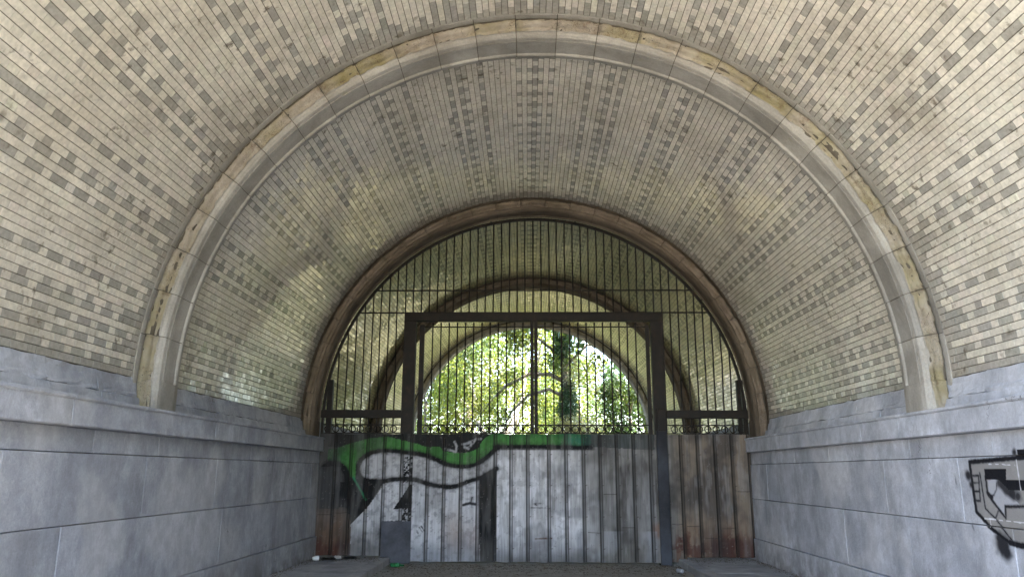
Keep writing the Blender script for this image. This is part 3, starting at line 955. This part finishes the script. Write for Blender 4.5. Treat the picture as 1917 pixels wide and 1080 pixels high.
    for (xa, xb, zc) in ((2.60, 2.83, .63), (2.90, 3.12, .44), (3.2, 3.43, .60), (-3.42, -3.18, .83), (-3.72, -3.46, .80), (2.35, 2.54, .66), (1.5, 1.72, .60), (1.2, 1.43, 1.15), (.92, 1.15, .52), (3.49, 3.71, 1.2)):
        put((x > xa) * (x < xb) * (1 - sm(.003, .010, np.abs(z - zc - .01 * vnoise(x * 9, z * 0, 3)))) * .7, (0.05, 0.04, 0.035))
    sc = np.minimum(np.abs((z % .52) - .26), 9)
    for sx in SEAMS:
        put(((np.hypot(x - sx - .02, sc) < .008)) * .7, (0.06, 0.04, 0.03))
    # grime and fold shadow painted dark beside each seam
    for sx in SEAMS:
        d = np.minimum(np.abs(x - (sx - .0445)), np.abs(x - (sx - .004)))
        put((1 - sm(.006, .016, d)) * .8 * sm(.15, .5, n4 + .25), (0.03, 0.027, 0.025))
    return col

gate = thing('iron_gate', (0, GY, 0), 'rusty iron arch gate with graffitied sheet metal closing the tunnel', 'gate')
def ginst(mb, name, parent=gate, mat=IRON, **k):
    o = mb.build(name, mat, parent, **k)
    o.location = (0, -GY, 0)
    return o

seams = [-3.745,-3.44,-3.16,-2.87,-2.575,-2.265,-2.105,-1.815,-1.525,-1.235,-.94,-.64,-.365,-.075,.29,.59,.89,1.18,1.47,1.76,2.05,2.33,2.58,2.87,3.17,3.46,3.755]
for i in range(len(seams) - 1):
    x0, x1 = seams[i] + 0.001, seams[i + 1] - 0.001
    mid = (x0 + x1) / 2
    if mid < -2.6: zb = 0.125
    elif mid > 2.5: zb = 0.122 if mid > 2.6 else 0.03
    else: zb = 0.035
    if 2.3 < mid < 2.6: zb = 0.045
    W = x1 - x0
    # profile across: flat pan, crease, narrow ridge, crease
    prof = [(x0, 0.0)]
    npan = max(4, int((W - 0.05) / 0.0125))
    for k in range(1, npan + 1): prof.append((x0 + (W - 0.052) * k / npan, 0.0))
    e = x1 - 0.048
    prof += [(e, 0.032), (e + 0.008, 0.032), (e + 0.010, -0.012), (e + 0.032, -0.012), (e + 0.034, 0.032), (x1 + 0.002, 0.032), (x1 + 0.014, 0.034)]
    nz = 160
    zz = np.linspace(zb, 2.168, nz + 1)
    xs = np.array([p[0] for p in prof]); yo = np.array([p[1] for p in prof])
    Xg, Zg = np.meshgrid(xs, zz)
    lip = (Zg < zb + 0.001)
    Zq = Zg.copy()
    Zq[0, :] += 0.02 * (vnoise(xs * 6, xs * 0, 8 + i))
    Zq[-1, :] += 0.012 * (vnoise(xs * 5, xs * 0, 88) - .5)
    Yg = 13.79 + yo[None, :] + 0.024 * (fbm(Xg * 1.5, Zg * 1.2, 50, 3) - .5) + 0.006 * (vnoise(Xg * 5, Zg * 4, 51) - .5) + 0.003 * math.sin(i * 2.4)
    V = np.stack([Xg.ravel(), Yg.ravel(), Zq.ravel()], 1)
    m = len(xs)
    idx = (np.arange(nz)[:, None] * m + np.arange(m - 1)[None]).ravel()
    F = np.stack([idx, idx + 1, idx + m + 1, idx + m], 1)
    me = fastmesh('sheet_panel', V, F, [SHEET], smooth=False)
    pc = sheet_paint(Xg, Zg).reshape(-1, 4)
    a = me.color_attributes.new('paint', 'FLOAT_COLOR', 'POINT')
    a.data.foreach_set('color', pc.astype(np.float32).ravel())
    lab = None
    if mid < -3.1: lab = 'rust stained sheet at the left end of the hoarding'
    elif mid > 2.55: lab = 'bare brown sheet rusted at its foot'
    elif -.64 < mid < .9: lab = 'white painted sheet'
    o = obj('sheet_panel', me, gate, label=lab)
    o.location = (0, -GY, 0)
# dark patch sheet, low on the left
b = MB(); b.box((-2.60, 13.757, 0.02), (-2.10, 13.765, 0.70), 0)
o = ginst(b, 'patch_sheet', mat=mat_simple('dark_patch_metal', (0.035, 0.037, 0.043), (0.11, 0.115, 0.14), 2.5, 0.6), label='dark patch sheet low on the left leaf')

# posts, beam, mid bars
def gbox(name, c0, c1, bev=0.004, parent=gate, mat=IRON, **k):
    b = MB(); b.box(c0, c1, 0, bev); return ginst(b, name, parent, mat, **k)
gbox('post', (-2.335, 13.83, 0.0), (-2.125, 13.95, 4.19))
gbox('post', (2.135, 13.72, 0.0), (2.315, 13.765, 2.22), mat=mat_simple('scuffed_blue_grey_metal', (0.012, 0.012, 0.016), (0.06, 0.068, 0.085), 1.1, 0.6), label='flat steel strap in front of the sheets')
gbox('post', (2.125, 13.83, 0.0), (2.325, 13.95, 4.19))
gbox('beam', (-2.335, 13.825, 4.192), (2.325, 13.955, 4.33))
gbox('post', (2.17, 13.722, 2.222), (2.31, 13.762, 2.60), label='upper end of the steel strap')
for s in (-1, 1):
    gbox('mid_bar', (min(s*2.33, s*3.765), 13.78, 2.445), (max(s*2.33, s*3.765), 13.88, 2.585))
gbox('stub_post', (-3.675, 13.81, 2.1), (-3.58, 13.90, 3.12))
gbox('stub_post', (3.60, 13.81, 2.1), (3.645, 13.90, 3.12)); gbox('stub_post', (3.68, 13.81, 2.1), (3.71, 13.90, 3.12))
# arch frame against the stone
b = MB()
n = 96
for y0, y1, r0, r1 in ((13.82, 13.875, 3.715, 3.762),):
    V = []
    for i in range(n + 1):
        t = PI * i / n
        for (yy, r) in ((y0, r0), (y1, r0), (y1, r1), (y0, r1)):
            V.append((r * math.cos(t), yy, ZS + r * math.sin(t)))
    F = []
    for i in range(n):
        for k in range(4):
            q = (k + 1) % 4
            F.append((i*4+k, i*4+q, i*4+4+q, i*4+4+k))
    b.add(V, F)
for s in (-1, 1):
    b.box((min(s*3.715, s*3.762), 13.82, 2.1), (max(s*3.715, s*3.762), 13.875, ZS))
ginst(b, 'arch_frame')
for t in (0.62, 1.36, 1.78, 2.35, 2.75):
    b = MB(); c, s_ = math.cos(t), math.sin(t)
    b.tube([(3.70*c, 13.80, ZS+3.70*s_), (3.79*c, 13.78, ZS+3.79*s_)], 0.014, 5)
    ginst(b, 'fixing_lug')
# lunette rails
for z in (4.762, 4.345):
    hx = math.sqrt(3.72 ** 2 - (z - ZS) ** 2)
    gbox('rail', (-hx, 13.835, z - 0.012), (hx, 13.865, z + 0.012), 0.002)
# lunette bars
SP = 0.1462
for i in range(-25, 26):
    x = i * SP
    if abs(x) > 3.66: continue
    top = ZS + math.sqrt(3.73 ** 2 - x * x)
    z0 = 4.33 if abs(x) < 2.32 else 2.19
    b = MB()
    w = [random.gauss(0, 0.004) for _ in range(4)]
    zz = [z0 + (top - z0) * q / 3 for q in range(4)]
    b.tube([(x + w[q] * (0 < q < 3), GY, zz[q]) for q in range(4)], 0.0135, 6)
    ginst(b, 'bar')
# ring friezes
def ringmesh():
    b = MB(); V, F = [], []
    n, m = 18, 5
    for i in range(n):
        t = 2 * PI * i / n
        for k in range(m):
            u = 2 * PI * k / m
            r = 0.056 + 0.009 * math.cos(u)
            V.append((r * math.cos(t), 0.012 * math.sin(u), r * math.sin(t)))
    for i in range(n):
        for k in range(m):
            F.append((i*m+k, ((i+1) % n)*m+k, ((i+1) % n)*m+(k+1) % m, i*m+(k+1) % m))
    return mesh('ring', V, F, [IRON], smooth=True)
RING = ringmesh()
for s in (-1, 1):
    for k in range(9):
        x = s * (2.40 + 0.073 + k * SP)
        if abs(x) > 3.66: continue
        o = obj('ring', RING, gate); o.location = (x, 0, 2.256)
    for z in (2.328, 2.184):
        gbox('rail', (min(s*2.33, s*3.74), 13.84, z - 0.010), (max(s*2.33, s*3.74), 13.862, z + 0.010), 0.002)
# the two leaves
for s in (-1, 1):
    leaf = bpy.data.objects.new('gate_leaf', None); link(leaf, gate)
    leaf.location = (s * 2.1, 0, 0)
    def lg(b, name, **k):
        o = b.build(name, IRON, leaf, **k); o.location = (-s * 2.1, -GY, 0); return o
    def lbox(name, c0, c1, bev=0.003):
        b = MB(); b.box(c0, c1, 0, bev); return lg(b, name)
    if s < 0:
        lbox('stile', (-2.055, 13.83, 0.1), (-1.97, 13.88, 4.12)); lbox('stile', (-0.052, 13.83, 0.1), (0.012, 13.885, 4.188))
        xs = [-0.185 - 0.1488 * k for k in range(12)]
    else:
        lbox('stile', (2.025, 13.83, 0.1), (2.09, 13.88, 4.12)); lbox('stile', (0.016, 13.828, 0.1), (0.080, 13.883, 4.188))
        xs = [0.215 + 0.1488 * k for k in range(12)]
    a, c = (-1.97, -0.045) if s < 0 else (0.073, 2.025)
    for z in (4.082, 2.328, 2.184):
        lbox('rail', (a, 13.842, z - 0.010), (c, 13.866, z + 0.010), 0.002)
    for x in xs:
        b = MB()
        b.tube([(x, GY + .004, 2.18), (x + random.gauss(0, .003), GY + .004, 3.1), (x, GY + .004, 4.13)], 0.0135, 6)
        b.tube([(x, GY + .004, 4.12), (x, GY + .004, 4.135), (x, GY + .004, 4.15), (x, GY + .004, 4.17)], [0.008, 0.018, 0.018, 0.004], 6)
        lg(b, 'bar')
    for k in range(13):
        x = (xs[0] + s * (0.1488 * (k - 0.5)))
        if a + .04 < x < c - .04:
            o = obj('ring', RING, leaf); o.location = (x - s * 2.1, 0.002, 2.256)

# ------------------------------------------------------------------ litter on the floor
LP = []
rs = np.random.default_rng(3)
N = 2600
lx = rs.uniform(-2.4, 2.4, N); ly = 13.7 - np.abs(rs.normal(0, 0.8, N))
V = []; F = []; T = []
for i in range(N):
    s_ = rs.uniform(0.006, 0.026); a = rs.uniform(0, 2 * PI)
    c, q = math.cos(a) * s_, math.sin(a) * s_
    z = 0.012 + rs.uniform(0, 0.012)
    n = len(V)
    V += [(lx[i]+c, ly[i]+q, z), (lx[i]-q*.6, ly[i]+c*.6, z + rs.uniform(0, .008)), (lx[i]-c, ly[i]-q, z+rs.uniform(0, .01)), (lx[i]+q*.6, ly[i]-c*.6, z)]
    F.append((n, n+1, n+2, n+3))
    k = rs.uniform(.5, 1.3)
    T.append((.11*k, .078*k, .045*k, 1) if rs.random() < .9 else (.35, .33, .3, 1))
DRY = NT('dry_leaf'); DRY.out(DRY.attr('tint').outputs['Color'], 0.8)
for _ in range(2200):
    sd = -1 if rs.random() < .5 else 1
    if rs.random() < .6: px, py = sd * (3.69 - abs(rs.normal(0, .10))), rs.uniform(8.5, 13.7)
    else: px, py = sd * rs.uniform(2.5, 3.65), 13.7 - abs(rs.normal(0, .35))
    s_ = rs.uniform(0.004, 0.018); a_ = rs.uniform(0, 6.28); c = math.cos(a_) * s_; q = math.sin(a_) * s_; z = .112 + rs.uniform(0, .012)
    n = len(V); V += [(px+c, py+q, z), (px-q*.6, py+c*.6, z+.004), (px-c, py-q, z+.006), (px+q*.6, py-c*.6, z)]
    F.append((n, n+1, n+2, n+3)); k = rs.uniform(.5, 1.3); T.append((.12*k, .09*k, .06*k, 1))
obj('leaf_litter', mesh('leaf_litter', V, F, [DRY.mat], tint=T), kind='stuff', label='dead leaves and grit along the foot of the gate')

def lathe(name, prof, mat, loc, rot, label, cat, n=14):
    V, F = [], []
    for z, r in prof:
        for k in range(n):
            V.append((r*math.cos(2*PI*k/n), r*math.sin(2*PI*k/n), z))
    for i in range(len(prof)-1):
        for k in range(n):
            q = (k+1) % n
            F.append((i*n+k, i*n+q, (i+1)*n+q, (i+1)*n+k))
    F.append(tuple(range(n))[::-1]); F.append(tuple(range((len(prof)-1)*n, len(prof)*n)))
    o = obj(name, mesh(name, V, F, [mat], smooth=True), None, label, cat)
    o.location = loc; o.rotation_euler = rot
    return o
gm = NT('green_glass'); gm.out((0.05, 0.35, 0.12), 0.08, 0.5); gm.b.inputs['Transmission Weight'].default_value = 0.6
BOT = [(0, 0.030), (0.004, 0.034), (0.12, 0.034), (0.15, 0.026), (0.175, 0.014), (0.225, 0.013), (0.228, 0.015), (0.235, 0.015), (0.236, 0.011)]
lathe('glass_bottle', BOT, gm.mat, (-2.33, 13.25, 0.05), (PI/2, 0, 1.25), 'green glass bottle lying at the foot of the left gate leaf', 'bottle')
cm = NT('crushed_can'); cm.out((0.62, 0.63, 0.66), 0.3, 0.5, 0.6)
CAN = [(0, 0.026), (0.006, 0.032), (0.03, 0.028), (0.06, 0.033), (0.09, 0.027), (0.112, 0.032), (0.118, 0.026)]
lathe('drink_can', CAN, cm.mat, (-3.30, 13.45, 0.14), (PI/2, 0, 1.4), 'crushed silver drink can on the left pavement by the sheets', 'can')
lathe('drink_can', CAN, cm.mat, (2.22, 12.75, 0.045), (PI/2, 0, 0.5), 'small shiny can on the road before the right gate post', 'can')
lathe('paper_cup', [(0, .028), (.09, .04), (.092, .042), (.095, .038)], mat_simple('cup_paper', (.6, .6, .6), (.75, .75, .74), 8), (-3.60, 13.2, 0.145), (PI/2, 0.1, 2.2), 'white paper cup lying against the left wall foot', 'cup')
b = MB()
V = []; F = []
for i in range(9):
    for j in range(7):
        V.append((i*.03, j*.022, .015 + .035*float(vnoise(i*.8, j*.9, 6)) * (0 < i < 8) * (0 < j < 6)))
for i in range(8):
    for j in range(6): F.append((i*7+j, (i+1)*7+j, (i+1)*7+j+1, i*7+j+1))
for nm, lc, lb in (('plastic_bag', (-3.50, 13.28, .108), 'black plastic rag on the left pavement beside the white cup'), ('plastic_bag', (-3.18, 13.42, .108), 'black plastic scrap beside the crushed silver can')):
    o = obj(nm, mesh(nm, V, F, [mat_simple('black_plastic', (.01, .01, .012), (.02, .02, .024), 5, .35)], smooth=True), None, lb, 'bag'); o.location = lc

# ------------------------------------------------------------------ trees beyond the far mouth
def leaves(cent, rad, n, size, base, spread, seed, squash=1.0, hollow=0.25):
    """leaf quads spread round many small clumps"""
    r = np.random.default_rng(seed)
    cent = np.asarray(cent, float); rad = np.asarray(rad, float)
    k = r.choice(len(cent), n, p=rad ** 2 / (rad ** 2).sum())
    d = r.normal(0, 1, (n, 3)); d /= np.linalg.norm(d, axis=1)[:, None]
    rr = rad[k] * (hollow + (1 - hollow) * r.random(n) ** .6)
    p = cent[k] + d * rr[:, None] * np.array([1, 1, squash])
    a = r.normal(0, 1, (n, 3)); a /= np.linalg.norm(a, axis=1)[:, None]
    b_ = np.cross(a, r.normal(0, 1, (n, 3))); b_ /= np.linalg.norm(b_, axis=1)[:, None]
    s = size * r.uniform(.6, 1.4, n)[:, None]
    V = np.stack([p + a*s, p + b_*s*.55, p - a*s, p - b_*s*.55], 1).reshape(-1, 3)
    F = np.arange(4*n).reshape(n, 4)
    cl = r.uniform(1 - spread, 1 + spread, len(cent))[k] * r.uniform(.75, 1.25, n)
    hue = r.uniform(-.15, .15, len(cent))[k]
    T = np.stack([base[0]*cl*(1+hue), base[1]*cl, base[2]*cl*(1-hue), np.ones(n)], 1)
    return V, F, T

def clumps(c, R, n, rs, squash=.8, r0=.25, r1=.5):
    out, rad = [], []
    for _ in range(n):
        d = Vector((rs.gauss(0, 1), rs.gauss(0, 1), rs.gauss(0, 1))).normalized() * R * rs.uniform(.45, 1.0)
        out.append((c[0] + d.x, c[1] + d.y, c[2] + d.z * squash)); rad.append(R * rs.uniform(r0, r1))
    return out, rad

def tree(name, x, y, h, R, label, base, seed, nl=9000, lsize=.09, trunk_r=.2, cz=None, ncl=26, limbs=6, mat=None, group='trees beyond the far tunnel mouth', lean=(0, 0), bark=None):
    rs = random.Random(seed)
    root = thing(name, (x, y, 0), label, 'tree', group)
    cz = cz or h * .62
    b = MB()
    top = Vector((lean[0], lean[1], h * .8))
    pts = [Vector((0, 0, -.1))] + [top * q + Vector((rs.gauss(0, .12), rs.gauss(0, .12), 0)) for q in (.15, .35, .55, .78, 1)]
    b.tube(pts, [trunk_r * f for f in (1.3, 1, .85, .65, .4, .12)], 8)
    ce = []; ra = []
    for _ in range(limbs):
        q = rs.uniform(.3, .85)
        p0 = top * q
        a = rs.uniform(0, 2*PI); L = R * rs.uniform(.6, 1.0)
        e = p0 + Vector((math.cos(a) * L, math.sin(a) * L, L * rs.uniform(.2, .9)))
        m = (p0 + e) / 2 + Vector((rs.gauss(0, .2), rs.gauss(0, .2), .25 * L))
        b.tube([p0, (p0 + m) / 2 + Vector((0, 0, .05)), m, (m + e) / 2, e], [trunk_r * .42, trunk_r * .35, trunk_r * .26, trunk_r * .17, trunk_r * .06], 6)
        ce.append(tuple(e)); ra.append(R * .38)
    b.build('trunk', bark or BARK, root, smooth=True)
    c2, r2_ = clumps((lean[0] * .8, lean[1] * .8, cz), R, ncl, rs, squash=(h - cz) / R * .95)
    V, F, T = leaves(ce + c2, ra + r2_, nl, lsize, base, .45, seed)
    obj('crown', fastmesh('crown', V, F, [mat or LEAF], tint=T), root, kind='stuff')
    return root

LG = (0.082, 0.112, 0.036); MG = (0.058, 0.088, 0.034); DG = (0.034, 0.060, 0.022); SV = (0.17, 0.19, 0.15); YG = (0.115, 0.145, 0.036)
tree('leafy_tree', -4.6, 34, 7.0, 2.6, 'yellow green tree low at the left edge of the far opening', YG, 21, 9000, .08, .12, cz=3.6)
tree('leafy_tree', -7.5, 43, 11, 3.6, 'blue green tree standing behind at the far left of the opening', (0.08, 0.12, 0.07), 22, 9000, .10)
tree('leafy_tree', -3.6, 47, 12.5, 3.4, 'light green tree filling the upper left of the far opening', LG, 23, 9000, .10, ncl=20)
tree('leafy_tree', 0.6, 56, 15, 4.2, 'tall pale tree farthest back in the middle', YG, 24, 9000, .12, ncl=22)
tree('leafy_tree', 6.6, 45, 10.5, 2.8, 'mid green tree right of the ivy clad trunk', MG, 25, 8000, .10, ncl=20)
tree('leafy_tree', 8.2, 36, 6.5, 2.4, 'bushy green tree low at the right edge of the far opening', LG, 26, 8000, .08, .12, cz=3.4)
tree('leafy_tree', 5.2, 40.5, 7.4, 1.7, 'dark leafy tree right of centre beyond the mouth', DG, 27, 8000, .08, .1, cz=4.2, ncl=18)
tree('leafy_tree', -9.5, 62, 17, 6.0, 'hazy tall tree in the back row at the left', LG, 31, 6000, .17, cz=8.5, ncl=22)
tree('leafy_tree', -1.0, 70, 17, 6.5, 'hazy tall tree in the back row behind the leaning trunk', YG, 32, 7000, .18, cz=8.0, ncl=22)
tree('leafy_tree', 3.2, 50, 8.0, 2.8, 'light bushy tree behind the ivy clad trunk', LG, 34, 8000, .10, cz=4.6, ncl=20)
tree('leafy_tree', 12.5, 52, 13, 4.2, 'broad green tree far right behind the evergreen', MG, 28, 7000, .12)
tree('leafy_tree', -13, 50, 12, 4.5, 'broad green tree far left behind the blue green one', MG, 29, 7000, .12)

# the old tree with ivy column and arching limb
rt = thing('ivy_clad_tree', (1.9, 36.5, 0), 'old tree with dark ivy on its trunk and long arching limbs to the left', 'tree', 'trees beyond the far tunnel mouth')
b = MB()
b.tube([(0, 0, -.1), (.05, 0, 1.5), (-.1, .1, 3.4), (-.15, 0, 5.2), (-.35, 0, 7.0), (-.5, 0, 9.5)], [.26, .22, .19, .17, .14, .05], 9)
b.tube([(-.15, 0, 5.6), (-.9, -.1, 6.0), (-1.9, 0, 6.05), (-3.0, .1, 5.5), (-3.9, .2, 4.6), (-4.4, .2, 3.9)], [.11, .10, .085, .07, .05, .02], 7)
b.tube([(-.15, 0, 4.9), (-1.0, -.2, 5.3), (-2.0, -.2, 5.0), (-2.8, -.3, 4.2), (-3.3, -.3, 3.0)], [.09, .08, .065, .05, .02], 7)
b.tube([(-.2, 0, 6.4), (.8, .1, 7.4), (2.0, .2, 7.9)], [.09, .07, .03], 6)
b.tube([(-.3, 0, 6.8), (-1.2, .1, 7.5), (-2.4, .2, 8.6)], [.09, .06, .03], 6)
b.build('trunk', BARK, rt, smooth=True)
V, F, T = leaves([(-.1, 0, z) for z in np.linspace(4.1, 5.5, 7)] + [(-.35, -.1, z) for z in np.linspace(7.1, 8.6, 6)] + [(-.2, -.2, 4.3)], [.42, .5, .55, .5, .45, .4, .35] + [.5] * 6 + [.5], 9000, .05, (.030, .062, .024), .45, 51)
obj('ivy', fastmesh('ivy', V, F, [IVY], tint=T), rt, kind='stuff')
cc, cr = clumps((.6, .5, 7.0), 2.0, 10, random.Random(4)); c2, r2_ = clumps((-2.5, .5, 7.8), 1.8, 10, random.Random(6)); c3, r3 = clumps((.3, -.3, 3.2), 1.1, 10, random.Random(8))
cc += [(-1.6, .2, 6.2), (-2.6, .1, 5.9), (-3.4, .2, 5.3), (-4.1, .2, 4.6), (-2.2, -.2, 4.9), (-3.0, -.3, 4.0), (1.2, .1, 6.6)]; cr += [.5, .55, .5, .6, .45, .5, .6]
V, F, T = leaves(cc + c2, cr + r2_, 6500, .075, LG, .4, 52)
obj('crown', fastmesh('crown', V, F, [LEAF], tint=T), rt, kind='stuff')
V, F, T = leaves([(.05, -.3, z) for z in (6.4, 6.0, 5.7, 3.7, 3.3, 2.9, 2.5)] + c3, [.6, .55, .45, .6, .6, .5, .5] + cr[:10], 5500, .05, SV, .3, 53)
obj('climber', fastmesh('climber', V, F, [LEAF], tint=T), rt, kind='stuff', label='silvery pale climber on the trunk')

# the pale leaning trunk left of centre
PALE = mat_simple('pale_bark', (0.28, 0.26, 0.22), (0.46, 0.43, 0.37), 5, bump=.7, bscale=20)
rt = thing('leaning_tree', (-1.6, 40, 0), 'pale barked tree leaning to the right left of the gate centre bar', 'tree', 'trees beyond the far tunnel mouth')
b = MB()
b.tube([(-.6, 0, -.1), (-.3, 0, 1.4), (0, 0, 2.8), (.7, 0, 4.0), (1.2, .1, 5.2), (1.5, .2, 7)], [.26, .23, .2, .15, .1, .04], 9)
b.tube([(-.1, 0, 2.6), (-.9, .1, 3.7), (-1.5, .1, 4.7), (-2.4, .2, 5.6)], [.16, .13, .09, .04], 7)
b.tube([(-1.2, .1, 4.2), (-1.2, 0, 5.2), (-1.5, 0, 6.4)], [.1, .08, .03], 7)
b.build('trunk', PALE, rt, smooth=True)
cc, cr = clumps((-1.2, 0, 6.0), 2.6, 16, random.Random(14)); c2, r2_ = clumps((.3, .5, 3.0), 1.7, 10, random.Random(15))
V, F, T = leaves(cc + c2, cr + r2_, 8000, .085, LG, .45, 55)
obj('crown', fastmesh('crown', V, F, [LEAF], tint=T), rt, kind='stuff')

# undergrowth
k = 0
for (x, y, R, base, lab) in ((-5.6, 31, 1.5, LG, 'rounded green bush just outside the mouth at far left'), (-3.0, 33, 1.4, YG, 'yellow green bush left of the leaning trunk'), (-.8, 34, 1.5, MG, 'green bush behind the centre bar of the gate'),
                        (1.3, 33, 1.3, (0.2, .23, .16), 'pale flowering bush right of the centre bar'), (3.4, 33.5, 1.5, MG, 'dense green bush under the dark evergreen'), (5.6, 32, 1.4, LG, 'rounded green bush just outside the mouth at far right'),
                        (-7.8, 35, 2.0, MG, 'large dark bush beyond the left jamb'), (7.6, 35, 2.0, MG, 'large dark bush beyond the right jamb')):
    o = thing('bush', (x, y, 0), lab, 'bush', 'bushes beyond the far tunnel mouth')
    cc, cr = clumps((0, 0, R * 1.15), R, 16, random.Random(60 + k))
    V, F, T = leaves(cc, cr, 5000, .06, base, .4, 70 + k)
    obj('foliage', fastmesh('foliage', V, F, [LEAF], tint=T), o, kind='stuff')
    k += 1

# ------------------------------------------------------------------ outside the near mouth (behind the camera)
PALEW = mat_simple('pale_bounce_wall', (0.46, 0.46, 0.46), (0.60, 0.60, 0.60), 2)
b = MB(); b.box((-7.2, -16, -.1), (-6.4, 1.55, 4.8), 0, .05)  # unseen wall, added to bounce sunlight onto the right side of the tunnel
b.build('added_wall', PALEW, label='unseen pale wall added outside the near mouth on the left to bounce light', cat='wall')
DARKW = mat_simple('dark_blocker_wall', (0.03, 0.04, 0.018), (0.08, 0.085, 0.04), 2)
b = MB(); b.box((4.6, -12, -.1), (5.4, 1.55, 4.6), 0, .05)  # unseen dark wall, added to keep sky light off the left side
b.build('added_wall', DARKW, label='tall unseen dark wall added outside the near mouth to block light', cat='wall')
for i, (x, y) in enumerate(((8, -4), (9, -13), (3, -28))):
    tree('leafy_tree', x, y, 12, 4.0, ('tree above the added dark wall outside the near mouth', 'tree past the end of the added dark wall', 'tree straight behind the viewer')[i], MG, 90 + i, 4500, .2, group='trees outside the near tunnel mouth')
# spreading trees that shade the ground before the far mouth
for i, (x, y) in enumerate(((-4.5, 29.5), (4.8, 29.8), (0.5, 31.5))):
    tree('spreading_tree', x * 1.9 if i < 2 else 9.5, y, 13.5, 4.6, ('broad crowned tree overhanging the far mouth from the left', 'broad crowned tree overhanging the far mouth from the right', 'tall tree leaning over the path outside the far mouth')[i], MG, 110 + i, 9000, .17, cz=10.4, ncl=30, lean=(-x * .9 if i < 2 else -9.0, 0), group='trees shading the far tunnel mouth')
